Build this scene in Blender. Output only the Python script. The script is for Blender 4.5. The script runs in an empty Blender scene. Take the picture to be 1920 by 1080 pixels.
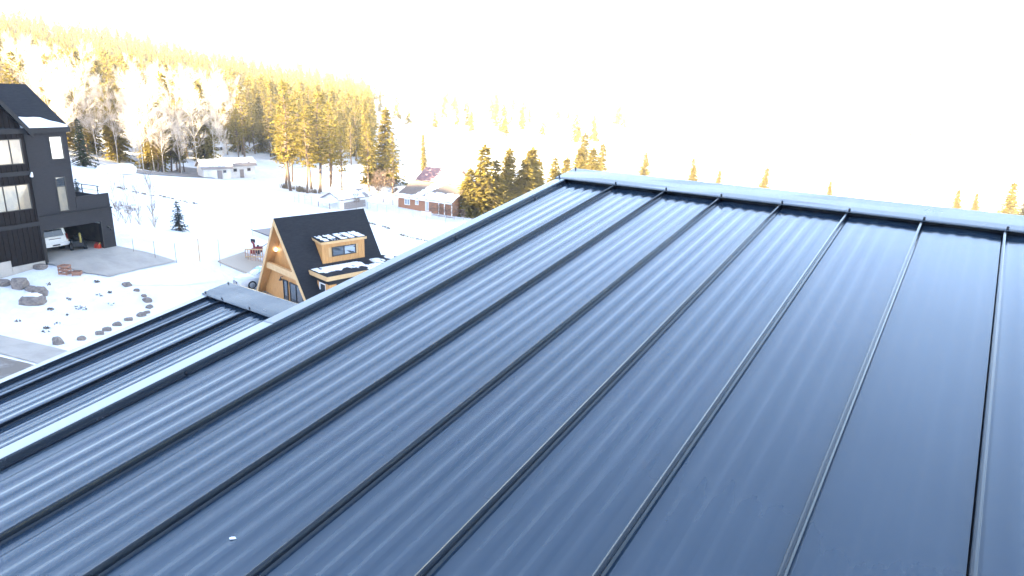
import bpy, bmesh, math, random
import numpy as np
from mathutils import Vector, Matrix
rnd = random.Random(7)
sc = bpy.context.scene
col = sc.collection

# ------------------------------------------------------------------ camera
CAM = Vector((0.0, 0.0, 16.0))
cam_d = bpy.data.cameras.new('camera'); cam = bpy.data.objects.new('camera', cam_d); col.objects.link(cam)
Rm = Matrix(((0.81810747, -0.18969976, 0.54287582), (0.57405038, 0.21333401, -0.79054081), (0.03415152, 0.95838541, 0.28342737)))
cam.matrix_world = Matrix.Translation(CAM) @ Rm.to_4x4()
cam_d.sensor_width = 36.0; cam_d.lens = 36.0 * 1244.87 / 1920.0
cam_d.clip_start = 0.05; cam_d.clip_end = 12000
sc.camera = cam
# ------------------------------------------------------------------ sky and sun
SUN_EL, SUN_AZ = math.radians(20), math.radians(192)      # azimuth clockwise from +Y
to_sun = Vector((math.cos(SUN_EL) * math.sin(SUN_AZ), math.cos(SUN_EL) * math.cos(SUN_AZ), math.sin(SUN_EL)))
world = bpy.data.worlds.new('World'); sc.world = world; world.use_nodes = True
wn = world.node_tree.nodes; wl = world.node_tree.links
sky = wn.new('ShaderNodeTexSky'); sky.sky_type = 'NISHITA'; sky.sun_disc = False
sky.sun_elevation = SUN_EL; sky.sun_rotation = SUN_AZ; sky.altitude = 900; sky.air_density = 1.0; sky.dust_density = 1.0; sky.ozone_density = 1.0
bg = wn['Background']; bg.inputs['Strength'].default_value = 0.07
wl.new(sky.outputs['Color'], bg.inputs['Color'])
sun_d = bpy.data.lights.new('sun', 'SUN'); sun_d.energy = 5.0; sun_d.angle = math.radians(0.5); sun_d.color = (1.0, 0.82, 0.50)
sun = bpy.data.objects.new('sun', sun_d); col.objects.link(sun)
sun.rotation_euler = (-to_sun).to_track_quat('-Z', 'Y').to_euler()
sc.view_settings.view_transform = 'Standard'; sc.view_settings.look = 'None'
sc.view_settings.exposure = 3.9; sc.view_settings.gamma = 1.0
sc.cycles.use_denoising = True
sc.cycles.max_bounces = 6; sc.cycles.volume_bounces = 0; sc.cycles.transparent_max_bounces = 8

# ------------------------------------------------------------------ materials
MATS = {}
def mat(name, color, rough=0.8, metal=0.0, spec=0.5, noise=None, bump=None, island=0.0, emit=None, coat=0.0):
    """noise=(scale, color2, low, high[, stretch]); bump=(scale, strength, distance[, stretch])"""
    m = bpy.data.materials.new(name); m.use_nodes = True
    nt = m.node_tree; n = nt.nodes; l = nt.links; b = n['Principled BSDF']
    b.inputs['Base Color'].default_value = (*color, 1); b.inputs['Roughness'].default_value = rough
    b.inputs['Metallic'].default_value = metal; b.inputs['Specular IOR Level'].default_value = spec
    b.inputs['Specular Tint'].default_value = (.74, .93, 1, 1) if 'metal' in name else (1, 1, 1, 1); b.inputs['Coat Weight'].default_value = coat; b.inputs['Coat Roughness'].default_value = 0.1
    tc = n.new('ShaderNodeTexCoord')
    def coords(stretch):
        if not stretch: return tc.outputs['Object']
        mp = n.new('ShaderNodeMapping'); mp.inputs['Scale'].default_value = stretch
        l.new(tc.outputs['Object'], mp.inputs['Vector']); return mp.outputs['Vector']
    colsock = None
    if noise:
        nz = n.new('ShaderNodeTexNoise'); nz.inputs['Scale'].default_value = noise[0]; nz.inputs['Detail'].default_value = 6
        nz.inputs['Roughness'].default_value = 0.62
        l.new(coords(noise[4] if len(noise) > 4 else None), nz.inputs['Vector'])
        mr = n.new('ShaderNodeMapRange'); mr.inputs['From Min'].default_value = noise[2]; mr.inputs['From Max'].default_value = noise[3]
        l.new(nz.outputs['Fac'], mr.inputs['Value'])
        mx = n.new('ShaderNodeMix'); mx.data_type = 'RGBA'
        mx.inputs['A'].default_value = (*color, 1); mx.inputs['B'].default_value = (*noise[1], 1)
        l.new(mr.outputs['Result'], mx.inputs['Factor']); colsock = mx.outputs['Result']
    if island:
        g = n.new('ShaderNodeNewGeometry'); hs = n.new('ShaderNodeHueSaturation')
        mr2 = n.new('ShaderNodeMapRange'); mr2.inputs['To Min'].default_value = 1 - island; mr2.inputs['To Max'].default_value = 1 + island
        l.new(g.outputs['Random Per Island'], mr2.inputs['Value']); l.new(mr2.outputs['Result'], hs.inputs['Value'])
        if colsock: l.new(colsock, hs.inputs['Color'])
        else: hs.inputs['Color'].default_value = (*color, 1)
        colsock = hs.outputs['Color']
    if colsock: l.new(colsock, b.inputs['Base Color'])
    if bump:
        nb = n.new('ShaderNodeTexNoise'); nb.inputs['Scale'].default_value = bump[0]; nb.inputs['Detail'].default_value = 5
        l.new(coords(bump[3] if len(bump) > 3 else None), nb.inputs['Vector'])
        bp = n.new('ShaderNodeBump'); bp.inputs['Strength'].default_value = bump[1]; bp.inputs['Distance'].default_value = bump[2]
        l.new(nb.outputs['Fac'], bp.inputs['Height']); l.new(bp.outputs['Normal'], b.inputs['Normal'])
    if emit:
        b.inputs['Emission Color'].default_value = (*emit[0], 1); b.inputs['Emission Strength'].default_value = emit[1]
    MATS[name] = m
    return m
mat('snow', (.79, .79, .80), .65, noise=(.35, (.66, .67, .70), .42, .72), bump=(.9, .7, .3))
mat('roof_snow', (.80, .81, .83), .6, bump=(4, .4, .05))
mat('roof_metal', (.018, .034, .058), .19, 0.10, .55, noise=(.9, (.026, .044, .071), .35, .7), bump=(1.3, .08, .02, (1, .22, 1)), coat=.78)
mat('seam_metal', (.010, .013, .020), .22, 0.0, .4, coat=.4)
mat('trim_metal', (.016, .020, .030), .18, 0.0, .6, bump=(1.1, .05, .02), coat=.5)
mat('trim_sheen', (.36, .40, .42), .32, 0, .5)  # trim top: bright sky reflection put into a pale base colour
mat('trim_face', (.13, .155, .18), .22, 0, .6, coat=.4)  # upper trim top, lighter than its legs: reflected sky painted in more weakly
mat('gap_dark', (.012, .012, .014), .8)
mat('screw_steel', (.05, .05, .06), .4, .6)
mat('dark_wall', (.036, .034, .037), .8, 0, .15, noise=(3, (.028, .027, .030), .4, .7, (1, 1, 4)))
mat('dark_board', (.021, .016, .015), .85, 0, .1, noise=(6, (.012, .010, .010), .4, .65, (6, 6, .6)), bump=(9, .4, .01, (6, 6, .5)))
mat('dark_trim', (.022, .021, .023), .6, 0, .2)
mat('shingle', (.030, .030, .034), .9, 0, .12, noise=(2.4, (.019, .020, .024), .35, .7, (1, 1, 5)), bump=(14, .5, .02), island=.12)
mat('garage_inside', (.13, .10, .085), .85, noise=(1.5, (.07, .055, .05), .4, .7))
mat('concrete', (.40, .36, .32), .85, noise=(.6, (.31, .28, .25), .42, .68), bump=(6, .2, .02))
mat('asphalt', (.20, .18, .165), .9, noise=(.8, (.30, .28, .27), .45, .7), bump=(10, .4, .03))
mat('gravel_road', (.17, .145, .125), .95, noise=(1.2, (.28, .26, .25), .5, .7), bump=(14, .6, .03))
mat('wood', (.56, .29, .10), .6, noise=(3, (.44, .21, .065), .4, .7, (5, 5, .6)), island=.14)
mat('pale_wood', (.62, .41, .20), .6, noise=(3, (.54, .33, .15), .4, .7))
mat('red_wood', (.46, .27, .20), .7, island=.2)
mat('deck_wood', (.44, .37, .30), .8, island=.18)
mat('window_frame', (.015, .015, .017), .4)
mat('white_paint', (.78, .77, .75), .55)
mat('white_siding', (.74, .72, .69), .6, noise=(1.2, (.62, .58, .54), .5, .75))
mat('glass', (.10, .12, .14), .03, .55, .8)
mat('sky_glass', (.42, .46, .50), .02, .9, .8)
mat('room_glass', (.50, .43, .32), .04, .35, .9, noise=(.55, (.24, .23, .22), .40, .62, (1, 1, .5)))
mat('car_white', (.52, .52, .53), .25, 0, .5, coat=.5)
mat('suv_white', (.78, .78, .77), .3, 0, .5, coat=.4)
mat('car_glass', (.03, .035, .045), .04, .3, .8)
mat('windscreen', (.30, .42, .50), .05, .5, .8)
mat('rubber', (.015, .015, .016), .8)
mat('alloy', (.45, .46, .48), .3, .8)
mat('headlamp', (.09, .10, .11), .1, .3)
mat('blower_red', (.24, .022, .022), .4)
mat('crate_wood', (.27, .14, .095), .75, island=.25)
mat('chrome', (.6, .6, .62), .15, 1.0)
mat('tail_red', (.16, .015, .012), .25)
mat('plastic_black', (.016, .016, .018), .45)
mat('plastic_red', (.50, .05, .025), .4)
mat('plastic_yellow', (.55, .42, .12), .5)
mat('boulder', (.25, .21, .185), .9, noise=(2.5, (.13, .11, .10), .4, .65), bump=(5, .7, .08))
mat('dirt', (.20, .17, .15), .95, island=.4)
mat('dry_grass', (.23, .18, .12), .9, island=.35)
mat('brick', (.36, .175, .095), .85, noise=(5, (.26, .125, .07), .4, .7, (1, 1, 3)))
mat('brown_roof', (.17, .13, .105), .9, noise=(3, (.22, .17, .135), .4, .7))
mat('red_roof', (.22, .12, .13), .6)
mat('weathered_wood', (.26, .22, .20), .85, island=.2)
mat('galvanised', (.52, .53, .54), .45, .4)
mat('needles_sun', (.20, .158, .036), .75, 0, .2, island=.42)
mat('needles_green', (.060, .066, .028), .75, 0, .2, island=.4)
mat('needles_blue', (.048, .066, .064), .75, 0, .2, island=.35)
mat('bark', (.16, .11, .08), .95, noise=(6, (.09, .065, .05), .4, .7))
mat('pale_bark', (.60, .53, .46), .9, noise=(3, (.44, .37, .31), .5, .7))
mat('twig', (.20, .135, .095), .9, island=.25)
mat('lamp_glow', (.9, .85, .75), .5, emit=((1, .93, .8), 1.2))
def worn(name, lo, hi, scale, stretch):
    m = MATS[name]; n = m.node_tree.nodes; l = m.node_tree.links
    tc = n.new('ShaderNodeTexCoord'); mp = n.new('ShaderNodeMapping'); mp.inputs['Scale'].default_value = stretch
    t = n.new('ShaderNodeTexNoise'); t.inputs['Scale'].default_value = scale; t.inputs['Detail'].default_value = 9; t.inputs['Roughness'].default_value = .7
    mr = n.new('ShaderNodeMapRange'); mr.inputs['From Min'].default_value = .35; mr.inputs['From Max'].default_value = .7; mr.inputs['To Min'].default_value = lo; mr.inputs['To Max'].default_value = hi
    l.new(tc.outputs['Object'], mp.inputs['Vector']); l.new(mp.outputs['Vector'], t.inputs['Vector']); l.new(t.outputs['Fac'], mr.inputs['Value'])
    l.new(mr.outputs['Result'], n['Principled BSDF'].inputs['Roughness'])
worn('roof_metal', .14, .27, 5.0, (1.6, .5, 1)); worn('trim_metal', .14, .30, 4.0, (1, 1, 1))
def leafy(name, tint, fac):
    m = MATS[name]; n = m.node_tree.nodes; l = m.node_tree.links; b = n['Principled BSDF']; out = n['Material Output']
    tr = n.new('ShaderNodeBsdfTranslucent'); mx = n.new('ShaderNodeMixShader'); mx.inputs['Fac'].default_value = fac
    tr.inputs['Color'].default_value = (*tint, 1)
    l.new(b.outputs['BSDF'], mx.inputs[1]); l.new(tr.outputs['BSDF'], mx.inputs[2]); l.new(mx.outputs['Shader'], out.inputs['Surface'])
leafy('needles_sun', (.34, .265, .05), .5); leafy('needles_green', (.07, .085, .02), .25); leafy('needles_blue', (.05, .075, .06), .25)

# ------------------------------------------------------------------ helpers
class MB:
    def __init__(s): s.v = []; s.f = []
    def add(s, vs, fs):
        o = len(s.v); s.v += [tuple(p) for p in vs]; s.f += [tuple(o + i for i in f) for f in fs]; return s
    def box(s, x0, x1, y0, y1, z0, z1):
        return s.add([(x0,y0,z0),(x1,y0,z0),(x1,y1,z0),(x0,y1,z0),(x0,y0,z1),(x1,y0,z1),(x1,y1,z1),(x0,y1,z1)],
                     [(0,3,2,1),(4,5,6,7),(0,1,5,4),(1,2,6,5),(2,3,7,6),(3,0,4,7)])
    def hexa(s, p): return s.add(p, [(0,3,2,1),(4,5,6,7),(0,1,5,4),(1,2,6,5),(2,3,7,6),(3,0,4,7)])
    def prism(s, poly, a, b, axis='y'):
        """extrude a 2-D polygon: axis y -> poly is (x,z); x -> (y,z); z -> (x,y)"""
        n = len(poly)
        def P(u, v, w): return {'y': (u, w, v), 'x': (w, u, v), 'z': (u, v, w)}[axis]
        vs = [P(u, v, a) for u, v in poly] + [P(u, v, b) for u, v in poly]
        return s.add(vs, [tuple(range(n)), tuple(range(2*n-1, n-1, -1))] + [(i, i+n, (i+1) % n + n, (i+1) % n) for i in range(n)])
    def tube(s, p, q, r0, r1, n=6, caps=True):
        p = Vector(p); q = Vector(q); d = (q - p)
        if d.length < 1e-6: return s
        d.normalize(); a = d.orthogonal().normalized(); b = d.cross(a)
        vs = []
        for c, r in ((p, r0), (q, r1)):
            for i in range(n):
                t = 2 * math.pi * i / n; vs.append(c + a * (r * math.cos(t)) + b * (r * math.sin(t)))
        fs = [(i, (i+1) % n, n + (i+1) % n, n + i) for i in range(n)]
        if caps: fs += [tuple(range(n-1, -1, -1)), tuple(range(n, 2*n))]
        return s.add(vs, fs)
    def mesh(s, name, smooth=False):
        me = bpy.data.meshes.new(name); me.from_pydata(s.v, [], s.f); me.update()
        bm = bmesh.new(); bm.from_mesh(me); bmesh.ops.recalc_face_normals(bm, faces=bm.faces); bm.to_mesh(me); bm.free()
        if smooth: me.polygons.foreach_set('use_smooth', [True] * len(me.polygons))
        return me
    def build(s, name, m, parent=None, smooth=False, bevel=0):
        me = s.mesh(name, smooth)
        if bevel:
            bm = bmesh.new(); bm.from_mesh(me); bmesh.ops.remove_doubles(bm, verts=bm.verts, dist=1e-5)
            bmesh.ops.bevel(bm, geom=bm.edges[:], offset=bevel, segments=2, affect='EDGES', profile=.6, clamp_overlap=True); bm.to_mesh(me); bm.free()
        return link(name, me, m, parent)
def link(name, me, m=None, parent=None):
    if m is not None and len(me.materials) == 0: me.materials.append(MATS[m])
    o = bpy.data.objects.new(name, me); col.objects.link(o); o.parent = parent; return o
def empty(name, loc, rz=0.0):
    o = bpy.data.objects.new(name, None); o.location = loc; o.rotation_euler = (0, 0, rz); o.empty_display_size = .3
    col.objects.link(o); return o
def tag(o, label, cat, group=None):
    o['label'] = label; o['category'] = cat
    if group: o['group'] = group
    return o
def setting(o): o['kind'] = 'structure'; return o
def stuff(o): o['kind'] = 'stuff'; return o
def copy_tree(o, parent=None):
    c = o.copy(); col.objects.link(c); c.parent = parent
    for ch in o.children: copy_tree(ch, c)
    return c

# ------------------------------------------------------------------ terrain
CP = np.array([(0,0,4),(-14,6,2.2),(-30,20,-.2),(-45.5,14,.55),(-53,18,.75),(-58,22,1.9),(-63,23.5,2.0),(-60,30,1.9),(-66,32,2.0),(-72,20,2.6),(-90,10,5),
(-44,31,-1.35),(-42,40,-1.5),(-36,33,-1.3),(-52,34,-1.5),(-50,31.3,-1.45),(-57,40,-.8),(-72.7,40,-.6),(-90,48,-.5),(-105,60,-1.5),(-127,53,1),(-150,79,-3.6),(-118,88,-5.4),(-136,89,-4.8),
(-80,95,-6.8),(-92,93,-6.3),(-105,92,-6),(-83,106,-6.8),(-60,60,-4),(-60,80,-5.5),(-40,100,-9),(0,60,-5),(0,150,-12),(80,80,-6),
(0,300,-18),(-150,250,-9),(-380,365,0),(-477,308,18),(-498,172,31),(-300,130,8),(-200,105,0),(-250,60,14),(-600,200,48),(-650,400,35),(-300,-30,30),(-150,0,11),(-500,0,50),
(200,-30,5),(0,600,-15),(300,500,-10),(-400,700,10),(0,1100,25),(-500,1200,40),(500,1100,30),(-1000,600,60),(-1000,0,70),(900,500,20),(900,0,20),
(0,1600,110),(-900,1500,90),(900,1500,90),(-1800,1000,120),(-1800,0,120),(1800,800,80),(0,-60,5),(-120,-60,14),(0,2500,140),(-2500,2500,140),(2500,2500,140),(-2500,-1500,100),(2500,-1500,60)], float)
def _k(a, b): return np.sqrt(((a[:, None, :] - b[None, :, :]) ** 2).sum(2) + 144.0)
_w = np.linalg.solve(_k(CP[:, :2], CP[:, :2]), CP[:, 2])
def _sm(t): t = np.clip(t, 0, 1); return t * t * (3 - 2 * t)
def heights(xy):
    z = _k(xy, CP[:, :2]) @ _w; x, y = xy[:, 0], xy[:, 1]
    crest = 88.5 + 7.5 * np.exp(-((x + 138) / 13.0) ** 2) + 1.5 * np.sin(x * .06) - 13 * _sm((-178 - x) / 40.0)     # unseen hill shading the houses; knoll and dip added to shape its shadow
    return z + (crest - z) * _sm((-28 - y) / 142.0)
def H(x, y): return float(heights(np.array([[x, y]], float))[0])
def axis(lo, hi, a, b, step, grow):
    c = list(np.arange(a, b + .01, step)); s = step; v = a
    while v > lo: s *= grow; v -= s; c.insert(0, v)
    s = step; v = b
    while v < hi: s *= grow; v += s; c.append(v)
    return np.array(c)
gx = axis(-4000, 4000, -150, 10, 1.1, 1.07); gy = axis(-1500, 5000, 6, 120, 1.1, 1.07)
XX, YY = np.meshgrid(gx, gy); xy = np.stack([XX.ravel(), YY.ravel()], 1)
zz = np.concatenate([heights(xy[i:i + 20000]) for i in range(0, len(xy), 20000)])
nx, ny = len(gx), len(gy)
idx = np.arange(nx * ny).reshape(ny, nx)
fs = np.stack([idx[:-1, :-1], idx[:-1, 1:], idx[1:, 1:], idx[1:, :-1]], -1).reshape(-1, 4)
me = bpy.data.meshes.new('ground'); me.from_pydata(np.column_stack([xy, zz]).tolist(), [], fs.tolist()); me.update()
me.polygons.foreach_set('use_smooth', [True] * len(me.polygons))
setting(link('ground', me, 'snow'))

def draped(name, poly, m, lift=.05, step=.8, thick=0.0, level=None):
    """a sheet cut to a ground polygon and laid on the snow"""
    bm = bmesh.new(); vs = [bm.verts.new((x, y, 0)) for x, y in poly]; bm.faces.new(vs)
    xs = [p[0] for p in poly]; ys = [p[1] for p in poly]
    for a, lo, hi in ((0, min(xs), max(xs)), (1, min(ys), max(ys))):
        t = lo + step
        while t < hi:
            no = (1, 0, 0) if a == 0 else (0, 1, 0); co = (t, 0, 0) if a == 0 else (0, t, 0)
            bmesh.ops.bisect_plane(bm, geom=bm.verts[:] + bm.edges[:] + bm.faces[:], plane_co=co, plane_no=no); t += step
    for v in bm.verts: v.co.z = (H(v.co.x, v.co.y) if level is None else level) + lift
    bmesh.ops.recalc_face_normals(bm, faces=bm.faces)
    me = bpy.data.meshes.new(name); bm.to_mesh(me); bm.free()
    for p in me.polygons: p.use_smooth = True
    return setting(link(name, me, m))
draped('driveway', [(-59.3,26.4),(-58.2,27.1),(-55.8,29.5),(-55.2,27.8),(-54.4,25.1),(-53.9,23.1),(-55.1,21.9),(-56.3,21.3),(-57.8,20.7),(-58.4,20.4),(-66,19.1),(-67.3,25.0)], 'concrete', .10)
draped('footpath', [(-50.5,13.4),(-47.3,13.6),(-42.4,14.8),(-39.6,15.3),(-38.6,13.2),(-40.5,12.8),(-43.1,12.2),(-45.2,11.3),(-49,10.6)], 'concrete', .06)
draped('road', [(-45.0,11.0),(-42.7,11.9),(-40.4,12.55),(-38.4,13.0),(-30,13),(-30,4),(-48,4)], 'gravel_road', .05)
draped('lane', [(-127.5,60.9),(-126.2,62.2),(-131.9,70.6),(-135.0,79.1),(-133.6,80.8),(-145.5,88.6),(-152.5,88.9),(-156,86.0),(-149,80.4),(-142,73.0),(-140.5,66.0),(-133,61.0)], 'asphalt', .10, 1.6)
draped('vehicle_tracks', [(-53.6,22.9),(-54.8,27.4),(-55.4,29.6),(-54.6,31.5),(-52.8,31.5),(-51.8,27.5),(-52.2,24.2)], 'snow', .03)

# ------------------------------------------------------------------ the metal-roofed house the camera stands on
PITCH = math.radians(9.86); tp = math.tan(PITCH)
house = tag(empty('metal_roofed_house', (0, 0, 0)), 'house roofed with dark blue-grey standing seam metal in two stepped sections', 'house')
SP = .42; SEAM_H = .033
def profile(w, amp=.0028):
    """cross-section of one roofing sheet between two seams: an edge bead and four rounded stiffening ribs"""
    pts = [(0, 0), (.016, 0), (.020, .0010), (.024, .0010), (.028, 0)]
    nb = 4; a = .052; per = (SP - 2 * a) / nb
    ramp, top, e = .015, .024, .0016
    for b in range(nb):
        x0 = a + per * b + (per - top - 2 * ramp) / 2; h = amp * (.85, 1.12, 1.05, .8)[b]; g = h * e / ramp
        pts += [(x0 - e, 0), (x0 + e, g), (x0 + ramp - e, h - g), (x0 + ramp + e, h), (x0 + ramp + top - e, h), (x0 + ramp + top + e, h - g), (x0 + 2 * ramp + top - e, g), (x0 + 2 * ramp + top + e, 0)]
    pts += [(SP - a, 0), (SP - .03, 0), (SP - .012, 0), (SP, 0)]
    return [p for p in pts if p[0] <= w - .001] + ([(w, 0)] if w < SP - .001 else [(SP, 0)] if pts[-1][0] < SP else [])
def metal_roof(name, x_rake, x_end, seams, y0, z0, eave_y, cap_w, trim_tilt, laps=(), faces=('trim_sheen', 'trim_face')):
    """z0 = height of the seam tops where they meet the ridge flashing (at y0)"""
    def Z(y, off): return z0 - (y0 - y) * tp + off / math.cos(PITCH)
    deck = MB().hexa([(x_rake,eave_y,Z(eave_y,-.30)),(x_end,eave_y,Z(eave_y,-.30)),(x_end,y0+cap_w,Z(y0+cap_w,-.30)),(x_rake,y0+cap_w,Z(y0+cap_w,-.30)),
                      (x_rake,eave_y,Z(eave_y,-.055)),(x_end,eave_y,Z(eave_y,-.055)),(x_end,y0+cap_w,Z(y0+cap_w,-.055)),(x_rake,y0+cap_w,Z(y0+cap_w,-.055))]).build(name, 'gap_dark', house)
    top_y = y0 + .055
    def sheet(xa, w, start=0.0):
        mb = MB(); pr = profile(start + w, .0026 * rnd.uniform(.75, 1.25)); ph0 = rnd.uniform(0, 6); tl_ = rnd.uniform(-.0008, .0008); pr = [(p[0] - start, p[1]) for p in pr if p[0] >= start - 1e-6]
        ys = np.linspace(eave_y, top_y, 44)
        vs = [(xa + px, y, Z(y, -SEAM_H + ph + (.0006 * math.sin(y * 2.3 + ph0) + .0004 * math.sin(y * 5.9 + 2 * ph0) + tl_) * math.sin(math.pi * min(1, max(0, px / w))))) for y in ys for px, ph in pr]; k = len(pr)
        fs = [(j*k+i, j*k+i+1, (j+1)*k+i+1, (j+1)*k+i) for j in range(len(ys)-1) for i in range(k-1)]
        me = bpy.data.meshes.new('roof_panel'); me.from_pydata(vs, [], fs); me.update()
        me.polygons.foreach_set('use_smooth', [True] * len(me.polygons))
        return link('roof_panel', me, 'roof_metal', deck)
    first = x_rake + .088
    sheet(first, seams[0] - first, SP - (seams[0] - first))
    for s in seams: sheet(s, min(SP, x_end - s))
    for s in seams:
        mb = MB()
        prof = [(-.008,-SEAM_H),(-.008,-.010),(-.006,-.003),(0,0),(.006,-.003),(.008,-.010),(.008,-.016),(.005,-.018),(.005,-SEAM_H+.006),(.010,-SEAM_H+.0015),(.012,-SEAM_H)]
        vs = []; ys = (eave_y, top_y + .03); k = len(prof)
        for y in ys: vs += [(s + px, y, Z(y, ph)) for px, ph in prof]
        mb.add(vs, [(i, (i+1) % k, k + (i+1) % k, k + i) for i in range(k)] + [tuple(range(k)), tuple(range(2*k-1, k-1, -1))])
        mb.build('seam', 'seam_metal', deck)
        # screw heads through the flashing at each seam
        MB().tube((s + .01, y0 + .022, Z(y0 + .022, .004)), (s + .01, y0 + .018, Z(y0 + .018, .022)), .0075, .006, 8).build('screw', 'screw_steel', deck)
    # ridge flashing: flat cap with a hemmed front edge, turned down over the high wall
    y1 = y0 + cap_w
    xs = np.linspace(x_rake - .01, x_end, 26); prof = [(y0, -.001), (y0, .005), (y0 + .02, .0075), (y0 + cap_w * .3, .009), (y0 + cap_w * .62, .0075), (y1 - .012, .007), (y1, .002), (y1 + .004, -.16)]
    vs = []; k = len(prof)
    for i, x in enumerate(xs):
        wob = .0022 * math.sin(x * 5.1 + .7) + .0016 * math.sin(x * 11.7)
        vs += [(x, y, Z(y, ph) + (wob * math.sin(math.pi * min(1, (y - y0) / cap_w)))) for y, ph in prof]
    mb = MB().add(vs, [(i*k+j, (i+1)*k+j, (i+1)*k+j+1, i*k+j+1) for i in range(len(xs)-1) for j in range(k-1)] + [tuple(range(k))])
    mb.build('ridge_flashing', 'trim_metal', deck, smooth=False)
    for yy in (y0 + .03, y1 - .03):
        MB().tube((x_rake + .012, yy, Z(yy, .006)), (x_rake + .012, yy - .003, Z(yy, .022)), .007, .006, 8).build('screw', 'screw_steel', deck)
    # closure strip in the dark gap below the flashing
    MB().hexa([(x_rake+.09,y0+.05,Z(y0+.05,-.05)),(x_end,y0+.05,Z(y0+.05,-.05)),(x_end,y0+.06,Z(y0+.06,-.05)),(x_rake+.09,y0+.06,Z(y0+.06,-.05)),
               (x_rake+.09,y0+.05,Z(y0+.05,.0)),(x_end,y0+.05,Z(y0+.05,.0)),(x_end,y0+.06,Z(y0+.06,.0)),(x_rake+.09,y0+.06,Z(y0+.06,.0))]).build('closure_strip', 'gap_dark', deck)
    # rake trim along the side edge: sloping top, inner leg down to the sheet, outer leg down the wall
    a, b = x_rake, x_rake + .086
    cuts = [eave_y] + [c for c in laps] + [y0 + .02]
    for ci in range(len(cuts) - 1):
        ta = -math.tan(trim_tilt[ci]) * .086; lift = .0025 * ci
        prof = [(a - .006, -.22), (a, ta + lift), (b - .004, lift), (b, -.004), (b, -SEAM_H + .004), (b + .014, -SEAM_H + .003), (b + .014, -SEAM_H - .001)]
        k = len(prof); vs = []
        for y in (cuts[ci] - (.03 if ci else 0), cuts[ci + 1]): vs += [(px + .001 * ci, y, Z(y, ph)) for px, ph in prof]
        MB().add(vs, [(i, i+1, k+i+1, k+i) for i in range(k-1)]).build('rake_trim', 'trim_metal', deck)
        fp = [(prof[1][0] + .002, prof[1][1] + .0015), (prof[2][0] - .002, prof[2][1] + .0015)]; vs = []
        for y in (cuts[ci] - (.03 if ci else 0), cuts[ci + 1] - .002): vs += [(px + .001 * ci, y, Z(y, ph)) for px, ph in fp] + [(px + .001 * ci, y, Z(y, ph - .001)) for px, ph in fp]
        MB().hexa([vs[2], vs[3], vs[7], vs[6], vs[0], vs[1], vs[5], vs[4]]).build('trim_face', faces[ci], deck)  # thin plate over the dark trim, coloured for its sky sheen
    for yy in np.arange(y0 - .45, eave_y, -.95):
        MB().tube((b + .002, yy, Z(yy, -.022)), (b + .010, yy, Z(yy, -.022)), .006, .005, 8).build('screw', 'screw_steel', deck)
    return deck
metal_roof('upper_roof', -2.858, 6.0, [-2.333 + SP * i for i in range(20)], 4.75, 15.324, -3.2, .325, [math.radians(3), math.radians(3)], (1.95,))
metal_roof('lower_roof', -5.79, -2.87, [-5.506 + SP * i for i in range(7)], 3.265, 14.064, -3.2, .30, [math.radians(4)])
cr = MB(); cr.add([(-1.70,.965,.002),(-1.692,.962,.002),(-1.683,.968,.002),(-1.676,.975,.002),(-1.688,.978,.002),(-1.697,.972,.002),(-1.688,.970,.005)], [(0,1,6),(1,2,6),(2,3,6),(3,4,6),(4,5,6),(5,0,6)])
cr.v = [(x, y, 15.324 - (4.75 - y) * tp - SEAM_H + z) for x, y, z in cr.v]
tag(cr.build('snow_crumb', 'roof_snow'), 'tiny white crumb of snow lying on a metal roof panel', 'snow')
zu = 15.324 - .5; zl = 14.064 - .5
MB().prism([(-3.0, H(0,0)-1), (5.0, H(0,0)-3), (5.0, zu), (-3.0, zu - 8 * tp)], -2.83, 5.95, 'x').build('wall', 'dark_wall', house)
MB().prism([(-2.9, H(0,0)-1), (3.5, H(0,0)-3), (3.5, zl), (-2.9, zl - 6.4 * tp)], -5.75, -2.84, 'x').build('wall', 'dark_wall', house)

# ------------------------------------------------------------------ the dark three-storey house with the open garage
dh = tag(empty('dark_house', (-59.454, 26.293, 2.05), math.radians(100.505)), 'tall charcoal house with steep shingle roof and open garage', 'house')
gw = MB()
gw.box(-1.07, 0, -.12, .15, 0, 3.4); gw.box(-6.0, -5.73, -.12, .15, -.3, 3.4); gw.box(-5.73, -1.07, -.12, .15, 2.40, 3.4)
gw.build('garage_wall', 'dark_wall', dh)
MB().box(-6.02, .03, -.24, .10, 3.4, 3.52).build('ledge', 'dark_trim', dh)
mw = MB()
mw.box(-5.95, -4.16, 0, .2, 3.52, 10.0); mw.box(-3.14, -2.82, 0, .2, 3.52, 10.0)
mw.box(-4.16, -3.14, 0, .2, 9.46, 10.0); mw.box(-4.16, -3.14, 0, .2, 6.36, 7.70); mw.box(-4.16, -3.14, 0, .2, 3.52, 3.66)
mw.box(-3.38, -3.14, 0, .2, 3.66, 6.36)
mw.box(-2.82, -2.62, .2, 6.5, 3.52, 10.0)
mw.box(-14, -2.82, 8.4, 8.6, -.5, 10.0)
mw.build('wall', 'dark_wall', dh)
pw = MB(); pw.box(-2.80, 0, 0, .16, 3.52, 4.66); pw.box(-.16, 0, .16, 6.4, 3.52, 4.40); pw.build('parapet', 'dark_wall', dh)
MB().box(-2.6, -.17, .17, 6.4, 3.35, 3.62).build('deck_floor', 'roof_snow', dh)
rl = MB()
for y in (1.2, 3.2, 5.2): rl.box(-.12, -.06, y - .03, y + .03, 4.4, 5.1)
rl.box(-.125, -.055, 1.0, 6.3, 5.1, 5.16); rl.box(-.105, -.075, 1.0, 6.3, 4.75, 4.78); rl.build('railing', 'dark_trim', dh)
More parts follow.
